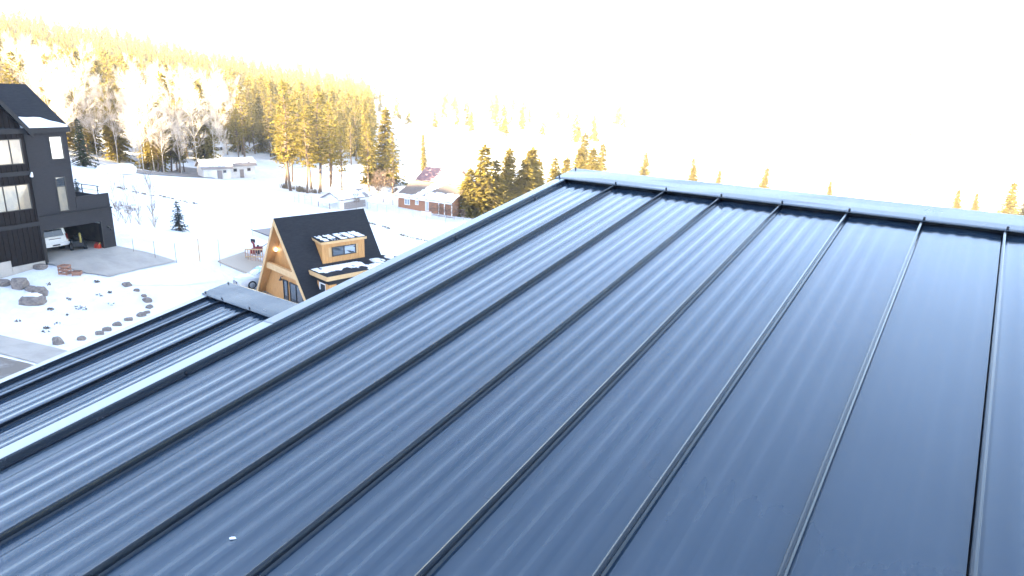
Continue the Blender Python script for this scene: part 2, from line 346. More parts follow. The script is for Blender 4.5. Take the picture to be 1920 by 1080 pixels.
# garage interior
gi = MB(); gi.box(-6.0, 0, 7.0, 7.15, 0, 3.3); gi.box(-6.15, -6.0, .15, 7.15, -.3, 3.3)
gi.box(-.15, 0, .15, 3.5, 0, 3.3); gi.box(-.15, 0, 5.0, 7.0, 0, 3.3); gi.box(-.15, 0, 3.5, 5.0, 0, 1.7); gi.box(-.15, 0, 3.5, 5.0, 2.25, 3.3)
gi.box(-6.0, 0, .15, 7.0, 3.3, 3.34); gi.build('garage_interior', 'garage_inside', dh)
for x0 in (-5.70, -1.18): MB().box(x0, x0 + .08, 0, 2.6, 2.25, 2.32).build('door_track', 'galvanised', dh)
gd = MB()
for i in range(4): gd.box(-5.6, -1.2, .35 + i * .62, .93 + i * .62, 2.34, 2.39)
gd.build('garage_door', 'dark_trim', dh)
MB().box(-1.10, -1.02, -.14, .2, 0, 2.42).build('door_jamb', 'window_frame', dh)
MB().box(-5.80, -5.70, -.14, .2, -.25, 2.42).build('door_jamb', 'window_frame', dh)
def window(parent, x0, x1, z0, z1, y, glass, mull_x=(), mull_z=(), fw=.06, frame='window_frame', depth=.08, out=-.03):
    f = MB(); f.box(x0, x1, y + out, y + depth, z0, z0 + fw); f.box(x0, x1, y + out, y + depth, z1 - fw, z1)
    f.box(x0, x0 + fw, y + out, y + depth, z0 + fw, z1 - fw); f.box(x1 - fw, x1, y + out, y + depth, z0 + fw, z1 - fw)
    for m_ in mull_x: f.box(m_ - fw / 2, m_ + fw / 2, y + out + .003, y + depth - .003, z0 + fw, z1 - fw)
    for m_ in mull_z: f.box(x0 + fw, x1 - fw, y + out + .002, y + depth - .002, m_ - fw / 2, m_ + fw / 2)
    w = f.build('window', frame, parent)
    xs = [x0 + fw] + list(mull_x) + [x1 - fw]; zs = [z0 + fw] + list(mull_z) + [z1 - fw]
    gl = glass if isinstance(glass, (list, tuple)) else [glass] * 99
    c = 0
    for i in range(len(xs) - 1):
        for j in range(len(zs) - 1):
            MB().box(xs[i] + .001, xs[i+1] - .001, y + .02, y + .035, zs[j] + .001, zs[j+1] - .001).build('pane', gl[c], w); c += 1
    return w
window(dh, -4.16, -3.14, 7.70, 9.46, 0, 'sky_glass')
window(dh, -4.16, -3.38, 3.66, 6.36, 0, ['room_glass', 'sky_glass'], (), (5.62,))
# board-and-batten wing with its own gable
GX, GY = -8.5, -.22
slope = 1.28
def gz(x): return 9.95 + (abs(GX + 5.75) - abs(x - GX)) * slope
wing = MB()
for (x0, x1, z0, z1) in [(-11.2,-5.95,-.3,4.22),(-6.25,-5.95,4.22,6.12),(-11.2,-9.6,4.22,6.12),(-11.2,-5.95,6.12,7.58),(-6.27,-5.95,7.58,9.40),(-11.2,-8.9,7.58,9.40),(-11.2,-5.95,9.40,9.75)]:
    wing.box(x0, x1, GY, 0.0, z0, z1)
wing.prism([(-11.2, 9.75), (-5.95, 9.75), (-5.95, gz(-5.95) - .15), (GX, gz(GX) - .15), (-11.2, gz(-11.2) - .15)], GY, 0.0, 'y')
wing.box(-6.15, -5.95, 0, .2, -.3, 9.8)
wing.build('wing_wall', 'dark_board', dh)
me_b = {}
def batten(x, z0, z1):
    MB().box(x - .035, x + .035, GY - .045, GY, z0, z1).build('batten', 'dark_board', dh)
x = -6.12
while x > -10.6:
    for z0, z1 in ((0.64 if x < -8.35 else .14, 2.9), (3.22, 4.18), (6.16, 6.75), (7.05, 7.54)):
        batten(x, z0, z1)
    batten(x, 9.44, gz(x) - .3); x -= .36
for z in (2.9, 6.75): MB().box(-11.2, -5.93, GY - .08, GY, z, z + .31).build('band', 'dark_trim', dh)
MB().box(-6.02, -5.90, GY - .06, GY + .2, -.3, 9.7).build('corner_board', 'dark_trim', dh)
window(dh, -9.6, -6.25, 4.22, 6.12, GY, 'room_glass', (-8.9, -8.05, -7.15), ())
window(dh, -8.9, -6.27, 7.58, 9.40, GY, ['room_glass', 'room_glass', 'room_glass'], (-8.0, -7.1), ())
for sgn in (1, -1):
    x0, x1 = GX, GX + sgn * 2.95
    MB().hexa([(x0,GY-.35,gz(GX)-.05),(x1,GY-.35,gz(x1)-.05),(x1,3.6,gz(x1)-.05),(x0,3.6,gz(GX)-.05),
               (x0,GY-.35,gz(GX)+.22),(x1,GY-.35,gz(x1)+.22),(x1,3.6,gz(x1)+.22),(x0,3.6,gz(GX)+.22)]).build('gable_roof', 'shingle', dh)
    MB().hexa([(x0,GY-.40,gz(GX)-.28),(x1,GY-.40,gz(x1)-.28),(x1,GY-.352,gz(x1)-.28),(x0,GY-.352,gz(GX)-.28),
               (x0,GY-.40,gz(GX)+.20),(x1,GY-.40,gz(x1)+.20),(x1,GY-.352,gz(x1)+.20),(x0,GY-.352,gz(GX)+.20)]).build('barge_board', 'dark_trim', dh)
RZ, EZ = 13.11, 10.05                                            # ridge and eave heights above the garage floor
rs = (RZ - EZ) / (4.3 + .3)
main_roof = MB().prism([(-.3, EZ - .12), (4.3, RZ - .12), (8.9, EZ - .12), (8.9, EZ + .10), (4.3, RZ + .10), (-.3, EZ + .10)], -14, -2.62, 'x').build('roof', 'shingle', dh)
MB().box(-14, -2.60, -.36, -.302, EZ - .28, EZ + .06).build('eave_board', 'dark_trim', main_roof)
MB().prism([(.2, 9.9), (8.4, 9.9), (8.4, EZ - .15), (4.3, RZ - .15), (.2, EZ + .1)], -2.82, -2.65, 'x').build('gable_wall', 'dark_wall', dh)
sn = MB(); pts = [(-6.15, .98), (-5.6, 1.05), (-5.1, .98), (-4.6, 1.0), (-4.15, .95), (-3.7, .62), (-3.2, .42), (-2.75, .15)]
def RP(x, t, o): return (x, -.28 + t * 1.0, EZ + .10 + t * rs + o)
vs = []
for x, t in pts: vs += [RP(x, -.02, .0), RP(x, t, .0), RP(x, t - .05, .10), RP(x, .0, .14)]
sn.add(vs, [(4*i+j, 4*i+(j+1) % 4, 4*(i+1)+(j+1) % 4, 4*(i+1)+j) for i in range(len(pts)-1) for j in range(4)] + [(0,1,2,3)])
snow_o = sn.build('snow_drift', 'roof_snow', main_roof, smooth=False)
MB().box(-8.4, -6.0, GY - .03, .1, -.9, .12).build('foundation', 'concrete', dh)
MB().box(-11.2, -8.42, GY - .03, .1, -.5, .62).build('foundation', 'concrete', dh)
lf = MB(); lf.box(-.62, -.46, -.20, -.12, 1.75, 1.95); lf.box(-.60, -.48, -.34, -.20, 1.80, 1.90); lf.box(-.40, -.20, -.26, -.12, 1.60, 1.68); lf.build('wall_lamp', 'plastic_black', dh)
MB().tube((-6.0, GY - .08, 6.62), (-6.0, GY - .2, 6.95), .12, .05, 8).build('wall_lamp', 'white_paint', dh)

# ------------------------------------------------------------------ vehicles
def wheel(parent, x, y, r, w, side):
    t = MB(); n = 20
    prof = [(r*.66, -w/2), (r*.95, -w/2), (r, -w*.35), (r, w*.35), (r*.95, w/2), (r*.66, w/2)]; k = len(prof)
    vs = [(x + p[1], y + p[0]*math.cos(2*math.pi*i/n), r + p[0]*math.sin(2*math.pi*i/n)) for i in range(n) for p in prof]
    t.add(vs, [(i*k+j, ((i+1)%n)*k+j, ((i+1)%n)*k+(j+1)%k, i*k+(j+1)%k) for i in range(n) for j in range(k)])
    wo = t.build('wheel', 'rubber', parent, smooth=True)
    rm = MB(); xo = x + side * w * .38
    rm.tube((x - side*w*.1, y, r), (x - side*w*.05, y, r), r*.66, r*.66, 20)
    rm.tube((xo, y, r), (xo + side*.02, y, r), r*.16, r*.14, 10)
    for i in range(10):
        a = 2*math.pi*i/10; rm.tube((xo, y + r*.12*math.cos(a), r + r*.12*math.sin(a)), (xo - side*.01, y + r*.66*math.cos(a), r + r*.66*math.sin(a)), r*.06, r*.07, 5)
    for i in range(20):
        a, b = 2*math.pi*i/20, 2*math.pi*(i+1)/20
        rm.tube((xo, y + r*.66*math.cos(a), r + r*.66*math.sin(a)), (xo, y + r*.66*math.cos(b), r + r*.66*math.sin(b)), r*.05, r*.05, 5, False)
    rm.build('rim', 'alloy', wo)
def loft(name, sections, m, parent):
    """sections: list of (y, [(x,z) half outline from bottom centre to top centre])"""
    mb = MB(); rings = []
    for y, half in sections:
        ring = [(x, y, z) for x, z in half] + [(-x, y, z) for x, z in reversed(half) if x > 1e-6]
        rings.append(ring)
    k = len(rings[0]); vs = [p for r in rings for p in r]
    fs = [(i*k+j, i*k+(j+1)%k, (i+1)*k+(j+1)%k, (i+1)*k+j) for i in range(len(rings)-1) for j in range(k)]
    fs += [tuple(range(k)), tuple(range(len(vs)-1, len(vs)-k-1, -1))]
    o = mb.add(vs, fs).build(name, m, parent, smooth=True)
    mod = o.modifiers.new('edge', 'EDGE_SPLIT'); mod.split_angle = math.radians(38)
    return o
def body_half(w, zb, zs, zt, tw):
    """lower body: floor, sill, shoulder"""
    return [(0, zb), (w*.86, zb), (w*.97, zb+.10), (w, zb + (zs-zb)*.45), (w*.985, zs - .05), (w*.94, zs), (tw, zt), (0, zt + .015)]
# white SUV, tail towards the drive (local -y = rear)
suv = tag(empty('suv', (-60.5, 22.2, 2.14), math.radians(96)), 'white SUV with dark rear window parked in the open garage', 'car'); suv.scale = (1.1,) * 3
L = 5.1
loft('body', [(0.0, body_half(.86, .52, .92, .95, .78)), (.08, body_half(.96, .40, 1.08, 1.10, .82)), (.5, body_half(1.0, .32, 1.12, 1.14, .84)), (3.3, body_half(1.0, .32, 1.12, 1.14, .84)),
              (4.7, body_half(.98, .34, 1.05, 1.10, .80)), (5.05, body_half(.9, .42, .85, .92, .7))], 'suv_white', suv)
def cab(w0, z0, w1, z1): return [(0, z0), (w0, z0), (w1, z1 - .06), (w1 - .09, z1), (0, z1 + .02)]
loft('cabin', [(.06, cab(.90, 1.08, .84, 1.14)), (.22, cab(.92, 1.08, .80, 1.78)), (.42, cab(.93, 1.08, .79, 1.86)), (2.6, cab(.93, 1.08, .79, 1.88)), (3.0, cab(.93, 1.08, .78, 1.84)), (3.75, cab(.90, 1.08, .86, 1.14))], 'suv_white', suv)
MB().hexa([(-.70,.06,1.16),(.70,.06,1.16),(.70,.10,1.16),(-.70,.10,1.16),(-.62,.19,1.68),(.62,.19,1.68),(.62,.23,1.68),(-.62,.23,1.68)]).build('rear_window', 'car_glass', suv)
for sx in (-1, 1):
    for a, b in ((.38, 1.25), (1.34, 2.2), (2.28, 3.0)):
        MB().hexa([(sx*.938,a,1.16),(sx*.938,b,1.16),(sx*.90,b,1.16),(sx*.90,a,1.16),(sx*.838,a+.04,1.70),(sx*.838,b-.04,1.70),(sx*.79,b-.04,1.70),(sx*.79,a+.04,1.70)]).build('side_window', 'car_glass', suv)
    MB().hexa([(sx*.80,-.012,.82),(sx*.97,.04,.82),(sx*.985,.24,.82),(sx*.80,.2,.82),(sx*.80,.03,1.28),(sx*.93,.06,1.28),(sx*.94,.2,1.28),(sx*.80,.2,1.28)]).build('tail_light', 'tail_red', suv)
    wheel(suv, sx*.86, .95, .37, .24, sx); wheel(suv, sx*.86, 4.05, .37, .24, sx)
    MB().box(sx*.76 - .02, sx*.76 + .02, .6, 2.7, 1.88, 1.93).build('roof_rail', 'chrome', suv)
MB().box(-.96, .96, -.10, .12, .44, .68).build('rear_bumper', 'suv_white', suv, bevel=.03)
MB().box(-.26, .26, -.115, -.101, .50, .60).build('number_plate', 'plastic_black', suv)
MB().box(-.42, .42, -.03, .03, .98, 1.03).build('tailgate_trim', 'chrome', suv)
# white saloon beside the A-frame (local -y = front)
AF = Vector((-44.535, 31.548, -1.35)); ARZ = math.radians(-9.96)
def afw(x, y, z=0):
    c, s = math.cos(ARZ), math.sin(ARZ); return Vector((AF.x + c*x - s*y, AF.y + s*x + c*y, AF.z + z))
CRZ = math.radians(-13); wp = afw(-5.77, .35)
p = Vector((wp.x - 1.15 * (math.cos(CRZ) * .80 - math.sin(CRZ) * .92), wp.y - 1.15 * (math.sin(CRZ) * .80 + math.cos(CRZ) * .92), 0))
sal = tag(empty('saloon_car', (p.x, p.y, H(p.x, p.y) + .01), CRZ), 'white saloon car parked beside the A-frame cabin', 'car'); sal.scale = (1.15,) * 3
loft('body', [(0.0, body_half(.62, .28, .56, .60, .50)), (.10, body_half(.78, .20, .68, .72, .62)), (.45, body_half(.88, .18, .76, .82, .66)), (1.4, body_half(.90, .18, .88, .93, .74)), (3.6, body_half(.90, .18, .94, .97, .76)), (4.4, body_half(.84, .22, .92, .96, .70)), (4.62, body_half(.72, .34, .78, .84, .6))], 'car_white', sal)
loft('cabin', [(1.25, cab(.74, .90, .70, .95)), (2.05, cab(.78, .90, .62, 1.38)), (2.9, cab(.78, .90, .62, 1.43)), (3.4, cab(.77, .90, .60, 1.34)), (4.25, cab(.72, .90, .66, .97))], 'car_white', sal)
MB().hexa([(-.66,1.34,.985),(.66,1.34,.985),(.66,1.40,.96),(-.66,1.40,.96),(-.56,2.0,1.385),(.56,2.0,1.385),(.56,2.06,1.36),(-.56,2.06,1.36)]).build('windscreen', 'windscreen', sal)
for sx in (-1, 1):
    MB().hexa([(sx*.795,1.85,.97),(sx*.795,3.5,.97),(sx*.75,3.5,.97),(sx*.75,1.85,.97),(sx*.668,2.2,1.33),(sx*.668,3.2,1.33),(sx*.63,3.2,1.33),(sx*.63,2.2,1.33)]).build('side_window', 'car_glass', sal)
    MB().hexa([(sx*.42,.02,.52),(sx*.76,.14,.54),(sx*.80,.42,.60),(sx*.42,.3,.56),(sx*.42,.06,.64),(sx*.72,.18,.66),(sx*.79,.46,.72),(sx*.42,.32,.68)]).build('headlight', 'headlamp', sal)
    wheel(sal, sx*.80, .92, .33, .22, sx); wheel(sal, sx*.80, 3.62, .33, .22, sx)
    MB().hexa([(sx*.90,1.75,.96),(sx*1.02,1.78,.96),(sx*1.02,1.9,.96),(sx*.78,1.9,.96),(sx*.90,1.76,1.08),(sx*1.02,1.8,1.08),(sx*1.02,1.9,1.08),(sx*.78,1.9,1.06)]).build('door_mirror', 'car_white', sal)
MB().box(-.34, .34, -.03, .06, .44, .60).build('grille', 'plastic_black', sal)
MB().box(-.12, .12, -.045, -.03, .47, .57).build('badge', 'chrome', sal)
MB().box(-.55, .55, -.01, .10, .24, .34).build('air_intake', 'plastic_black', sal)
# garage clutter
def dhw(x, y, z=0):
    a = math.radians(100.505); c, s = math.cos(a), math.sin(a); return (-59.454 + c*x - s*y, 26.293 + s*x + c*y, 2.05 + z)
q = tag(empty('quad_bike', dhw(-2.1, 1.7, .07), math.radians(70)), 'black quad bike with a yellow tow strap in the garage', 'quad bike')
loft('body', [(-.9, body_half(.38, .35, .72, .78, .3)), (-.5, body_half(.45, .32, .82, .9, .3)), (.1, body_half(.30, .30, .72, .80, .2)), (.6, body_half(.45, .32, .82, .92, .28)), (.95, body_half(.34, .38, .70, .76, .25))], 'plastic_black', q)
for sx in (-1, 1): wheel(q, sx*.48, -.62, .31, .26, sx); wheel(q, sx*.48, .62, .31, .26, sx)
MB().box(-.18, .18, -.55, .05, .88, 1.02).build('seat', 'rubber', q, bevel=.04)
hb = MB(); hb.tube((0, .35, .85), (0, .22, 1.15), .03, .03); hb.tube((-.38, .15, 1.2), (.38, .15, 1.2), .02, .02); hb.tube((0,.22,1.15),(0,.15,1.2),.03,.03); hb.build('handlebar', 'chrome', q)
rk = MB()
for i in range(5): rk.box(-.4 + i*.2 - .012, -.4 + i*.2 + .012, .6, 1.1, .95, .975)
rk.build('rack', 'plastic_black', q)
ring = MB()
for i in range(16):
    a, b = 2*math.pi*i/16, 2*math.pi*(i+1)/16
    ring.tube((.2, -.75 + .3*math.cos(a), 1.05 + .36*math.sin(a)), (.2, -.75 + .3*math.cos(b), 1.05 + .36*math.sin(b)), .075, .075, 8, False)
ring.build('tow_strap', 'plastic_yellow', q, smooth=True)
bk = empty('fuel_can', dhw(-1.33, .35, .06), .4); tag(bk, 'bright red fuel can on the garage threshold', 'fuel can')
MB().box(-.24, .24, -.15, .15, 0, .42).build('tank', 'plastic_red', bk, bevel=.06)
hn = MB(); hn.box(-.16, -.12, -.03, .03, .42, .52); hn.box(.06, .10, -.03, .03, .42, .52); hn.box(-.16, .10, -.03, .03, .50, .54); hn.build('handle', 'plastic_red', bk)
MB().tube((.16, 0, .40), (.28, 0, .56), .04, .025).build('spout', 'plastic_yellow', bk)
def crate(loc, rz, w, d, h, label, m='crate_wood'):
    c = tag(empty('wooden_crate', loc, rz), label, 'crate')
    for sx in (-1, 1):
        for sy in (-1, 1): MB().box(sx*w/2 - .03, sx*w/2 + .03, sy*d/2 - .03, sy*d/2 + .03, 0, h).build('post', m, c)
    k = max(2, int(h / .22))
    for i in range(k):
        z = .04 + i * (h - .16) / (k - 1)
        for sy in (-1, 1): MB().box(-w/2 - .03, w/2 + .03, sy*(d/2 + .045) - .012, sy*(d/2 + .045) + .012, z, z + .13).build('slat', m, c)
        for sx in (-1, 1): MB().box(sx*(w/2 + .046) - .012, sx*(w/2 + .046) + .012, -d/2, d/2, z, z + .13).build('slat', m, c)
    return c
crate((-55.7, 20.75, H(-55.7, 20.75)), .5, .6, .5, .7, 'taller reddish wooden crate at the edge of the concrete drive')
crate((-55.15, 21.35, H(-55.15, 21.35)), .9, .5, .45, .3, 'low reddish wooden crate at the edge of the concrete drive')

# ------------------------------------------------------------------ the A-frame cabin
af = tag(empty('a_frame_cabin', AF, ARZ), 'A-frame cabin with black shingle roof and light timber front', 'cabin')
AH, SL, LEN = 7.18, 1.45, 8.2
def rx(z, o=0.0): return (AH - z) / SL + o
ZB = -.35
for sg in (1, -1):
    def edge(z, o, y): return (sg * (rx(z) + o), y, z)
    mb = MB(); t = .26
    yf = lambda z: .05 * (AH - z)
    mb.hexa([edge(ZB, -t, yf(ZB)), edge(ZB, 0, yf(ZB)), edge(ZB, 0, LEN), edge(ZB, -t, LEN),
             (0, 0, AH - t * SL), (0, 0, AH), (0, LEN, AH), (0, LEN, AH - t * SL)])
    ro = mb.build('roof', 'shingle', af)
    # shingle courses: each course a long thin lapped strip
    c = 0; z = ZB + .25
    while z < AH - .2:
        z2 = z + .22
        MB().hexa([edge(z, .002, yf(z)), edge(z, .028, yf(z)), edge(z, .028, LEN), edge(z, .002, LEN),
                   edge(z2, .001, yf(z2)), edge(z2, .006, yf(z2)), edge(z2, .006, LEN), edge(z2, .001, LEN)]).build('shingle_course', 'shingle', ro); z += .22
    # timber barge board and lining
    MB().hexa([edge(ZB, -.36, yf(ZB) - .06), edge(ZB, -.03, yf(ZB) - .06), edge(ZB, -.03, yf(ZB) - .003), edge(ZB, -.36, yf(ZB) - .003),
               (0, -.06, AH - .36 * SL), (0, -.06, AH - .03 * SL), (0, -.003, AH - .03 * SL), (0, -.003, AH - .36 * SL)]).build('barge_board', 'pale_wood', af)
    for i in range(6):
        ya, yb = .0 + i * .2, .19 + i * .2
        MB().hexa([edge(ZB, -.31, yf(ZB) + ya), edge(ZB, -.262, yf(ZB) + ya), edge(ZB, -.262, yf(ZB) + yb), edge(ZB, -.31, yf(ZB) + yb),
                   (0, ya, AH - .31 * SL), (0, ya, AH - .262 * SL), (0, yb, AH - .262 * SL), (0, yb, AH - .31 * SL)]).build('soffit_plank', 'wood', af)
MB().box(-.05, .05, 0, LEN, AH - .02, AH + .02).build('ridge_cap', 'shingle', af)
# front wall: vertical boards and two glazed doors
FY = .95
for i in range(31):
    x0 = -4.65 + i * .30; x1 = x0 + .285; xm = max(abs(x0), abs(x1)); zt = AH - (xm + .34) * SL
    lo = 0.0
    if (-1.2 < x0 < -.2) or (-.1 < x0 < 2.3): lo = 1.9
    za, zb = AH - (abs(x0) + .34) * SL, AH - (abs(x1) + .34) * SL
    if min(za, zb) > lo + .1: MB().prism([(x0, lo), (x1, lo), (x1, zb), (x0, za)], FY, FY + .05, 'y').build('plank', 'wood', af)
MB().prism([(-4.5, 0), (4.5, 0), (.05, AH - .5), (-.05, AH - .5)], FY + .06, FY + .16, 'y').build('front_wall', 'wood', af)
window(af, -.95, -.18, .02, 1.9, FY - .06, 'glass', (), (), .07)
window(af, .16, 2.3, .02, 1.9, FY - .06, 'glass', (1.2,), (), .07)
for z in (2.62,): MB().box(-rx(z) + .50, rx(z) - .50, .35, .60, z, z + .52).build('beam', 'pale_wood', af)
window(af, .55, 1.3, 3.5, 4.3, FY - .02, 'glass', (), (), .07)
xl = -(rx(4.28) - .34)
bm = bmesh.new(); bmesh.ops.create_uvsphere(bm, u_segments=14, v_segments=8, radius=.12); me = bpy.data.meshes.new('ceiling_lamp'); bm.to_mesh(me); bm.free()
o = link('ceiling_lamp', me, 'lamp_glow', af); o.location = (xl + .10, .75, 4.28)
sc_ = MB(); sc_.tube((-1.0, .95, 2.1), (-1.0, .72, 2.1), .02, .02); sc_.tube((-1.0, .72, 2.12), (-1.0, .72, 1.98), .03, .04); sc_.tube((-1.0, .72, 1.98), (-1.0, .72, 1.82), .05, .17, 12); sc_.build('sconce', 'plastic_black', af)
MB().box(-4.6, 4.6, .1, 8.1, -.4, -.01).build('floor', 'weathered_wood', af)
MB().prism([(-4.7, 0), (4.7, 0), (0, AH - .4)], LEN - .3, LEN - .15, 'y').build('back_wall', 'dark_wall', af)
# dormer
DX, DY0, DY1, DZ0, DZ1 = 2.48, 2.67, 6.6, 3.55, 5.30
dm = MB().prism([(1.0, 5.44), (DX - .04, DZ1 - .05), (DX - .04, DZ0 + .04)], DY0 + .03, DY1 - .03, 'y').build('dormer', 'pale_wood', af)
for i in range(13):
    w = (DY1 - DY0) / 13; y0 = DY0 + i * w; y1 = y0 + w - .018
    spans = [(DZ0, DZ1)]
    if y1 > 3.54 and y0 < 5.75: spans = [(DZ0, 4.08), (4.86, DZ1)]
    for a, b in spans: MB().box(DX - .04, DX, y0, y1, a, b).build('plank', 'wood', dm)
for sy in (DY0, DY1 - .03):
    for i in range(6):
        a = 1.12 + i * .24; b = min(a + .225, DX - .04)
        if b > a + .03: MB().add([(a, sy, AH - a*SL), (b, sy, AH - b*SL), (b, sy, DZ1 + .1), (a, sy, DZ1 + .1), (a, sy+.03, AH - a*SL), (b, sy+.03, AH - b*SL), (b, sy+.03, DZ1 + .1), (a, sy+.03, DZ1 + .1)],
                     [(0,1,2,3),(7,6,5,4),(0,4,5,1),(1,5,6,2),(2,6,7,3),(3,7,4,0)]).build('plank', 'wood', dm)
DRX0, DRX1 = 1.0, DX + .12
def drz(x): return 5.56 - (x - DRX0) * .13
dr = MB().hexa([(DRX0,DY0-.12,drz(DRX0)),(DRX1,DY0-.12,drz(DRX1)),(DRX1,DY1+.12,drz(DRX1)),(DRX0,DY1+.12,drz(DRX0)),
                (DRX0,DY0-.12,drz(DRX0)+.06),(DRX1,DY0-.12,drz(DRX1)+.06),(DRX1,DY1+.12,drz(DRX1)+.06),(DRX0,DY1+.12,drz(DRX0)+.06)]).build('dormer_roof', 'shingle', af)
MB().box(DRX1 - .10, DRX1 + .02, DY0 - .14, DY1 + .14, drz(DRX1) - .17, drz(DRX1) + .03).build('fascia', 'pale_wood', dr)
MB().hexa([(DRX0,DY0-.14,drz(DRX0)-.17),(DRX1-.1,DY0-.14,drz(DRX1)-.17),(DRX1-.1,DY0-.03,drz(DRX1)-.17),(DRX0,DY0-.03,drz(DRX0)-.17),
           (DRX0,DY0-.14,drz(DRX0)+.0),(DRX1-.1,DY0-.14,drz(DRX1)+.0),(DRX1-.1,DY0-.03,drz(DRX1)+.0),(DRX0,DY0-.03,drz(DRX0)+.0)]).build('fascia', 'pale_wood', dr)
f = MB(); fw = .07; y0, y1, z0, z1 = 3.54, 5.75, 4.08, 4.86
f.box(DX-.02,DX+.05,y0,y1,z0,z0+fw); f.box(DX-.02,DX+.05,y0,y1,z1-fw,z1); f.box(DX-.02,DX+.05,y0,y0+fw,z0+fw,z1-fw); f.box(DX-.02,DX+.05,y1-fw,y1,z0+fw,z1-fw); f.box(DX-.018,DX+.047,4.61,4.68,z0+fw,z1-fw)
f.build('window', 'window_frame', dm)
MB().box(DX - .01, DX + .012, y0 + fw, 4.61, z0 + fw, z1 - fw).build('window_pane', 'glass', dm)
MB().box(DX - .01, DX + .012, 4.68, y1 - fw, z0 + fw, z1 - fw).build('window_pane', 'sky_glass', dm)

def snow_sheet(name, fn, u0, u1, v0, v1, step, place, thick, parent, m='roof_snow'):
    """patchy snow: cells of a fine grid kept where fn(u,v) is true, with thickness and soft edges"""
    nu, nv = int((u1 - u0) / step) + 1, int((v1 - v0) / step) + 1
    keep = [[fn(u0 + (i + .5) * step, v0 + (j + .5) * step) for j in range(nv)] for i in range(nu)]
    bm = bmesh.new(); vd = {}
    def vert(i, j, top):
        k = (i, j, top)
        if k not in vd:
            inner = all(0 <= a < nu and 0 <= b < nv and keep[a][b] for a in (i - 1, i) for b in (j - 1, j))
            ju = rnd.uniform(-.35, .35) * step; jv = rnd.uniform(-.35, .35) * step
            vd[k] = bm.verts.new(place(u0 + i * step + ju, v0 + j * step + jv, (thick if inner else thick * .25) if top else 0.002))
        return vd[k]
    for i in range(nu):
        for j in range(nv):
            if keep[i][j]: bm.faces.new([vert(i, j, 1), vert(i + 1, j, 1), vert(i + 1, j + 1, 1), vert(i, j + 1, 1)])
    bmesh.ops.recalc_face_normals(bm, faces=bm.faces)
    me = bpy.data.meshes.new(name); bm.to_mesh(me); bm.free()
    for p in me.polygons: p.use_smooth = True
    return link(name, me, m, parent)
from mathutils import noise as mnoise
def nz(x, y, s, seed=0): return mnoise.fractal(Vector((x * s, y * s, seed * 7.3)), 0.8, 2.0, 4)
for i, (a, b, u) in enumerate(((2.78, 3.25, .5), (3.55, 4.1, .8), (4.35, 4.95, .95), (5.1, 5.65, .85), (5.85, 6.5, .9))):
    snow_sheet('snow_patch', lambda x, y, a=a, b=b: a + .10 * nz(x, 1.3, 3, i) + (x - 1.8) * .12 < y < b + .12 * nz(x, 4.1, 3, i) + (x - 1.8) * .12 and nz(x, y, 1.6, i + 3) > -.28,
               1.15, 2.5, 2.6, 6.7, .06, lambda x, y, h: (x, y, drz(x) + .06 + h), .05, dr)
# side wing with a low roof
BZ = 3.30
bp = MB()
bp.prism([(2.55, 1.35), (5.4, 1.35), (5.4, 5.0), (7.4, 5.0), (7.4, 8.7), (2.0, 8.7), (2.0, 5.0)], BZ, BZ + .10, 'z')
low = bp.build('low_roof', 'shingle', af)
fa = MB(); fa.box(2.72, 5.44, 1.29, 1.345, BZ - .26, BZ + .07); fa.build('fascia', 'pale_wood', low)
MB().box(5.405, 5.46, 1.345, 4.94, BZ - .26, BZ + .07).build('fascia', 'pale_wood', low)
MB().box(5.46, 7.44, 4.94, 4.995, BZ - .26, BZ + .07).build('fascia', 'pale_wood', low)
MB().box(7.405, 7.46, 4.995, 8.7, BZ - .26, BZ + .07).build('fascia', 'pale_wood', low)
bw = MB(); bw.box(2.9, 3.55, 1.7, 1.85, -.3, BZ); bw.box(4.55, 5.05, 1.7, 1.85, -.3, BZ); bw.box(3.55, 4.55, 1.7, 1.85, -.3, 1.5); bw.box(3.55, 4.55, 1.7, 1.85, 2.55, BZ)
bw.box(4.9, 5.05, 1.85, 5.4, -.3, BZ); bw.box(5.05, 7.0, 5.3, 5.45, -.3, BZ); bw.box(6.85, 7.0, 5.45, 8.3, -.3, BZ); bw.box(2.2, 6.85, 8.2, 8.3, -.3, BZ); bw.build('wing_wall', 'dark_wall', af)
window(af, 3.55, 4.55, 1.5, 2.55, 1.7, 'sky_glass', (), (), .09, 'white_paint')
for x0, x1 in ((3.32, 3.54), (4.56, 5.06)): MB().box(x0, x1, 1.655, 1.698, 1.45, 2.6).build('casing', 'wood', af)
MB().box(5.052, 5.09, 1.7, 2.3, 1.45, 2.6).build('casing', 'wood', af)
snow_sheet('snow_patch', lambda x, y: (nz(x * .55, y * 1.0, 1.1, 5) + .18 + .25 * math.sin(y * .9 + x * 1.5) > .0) and 2.7 + (1.9 if y < 5 and y > 2.4 and nz(x, y, .6, 8) > .1 else 0) * 0 < x < (5.0 if y < 5 else 7.2) and x > (AH - BZ) / SL + .1
           and not (y < 4.6 and x > 4.15 + .5 * nz(x, y, 1.5, 2)), 2.6, 7.3, 1.45, 8.6, .075, lambda x, y, h: (x, y, BZ + .10 + h), .06, low)
MB().box(5.2, 5.4, 7.6, 7.8, BZ + .1, BZ + .75).build('vent_pipe', 'dark_trim', low)
crate(tuple(afw(5.75, .35, .1)), ARZ, .7, .5, .9, 'pale wooden crate beside the cabin side wing', 'pale_wood')

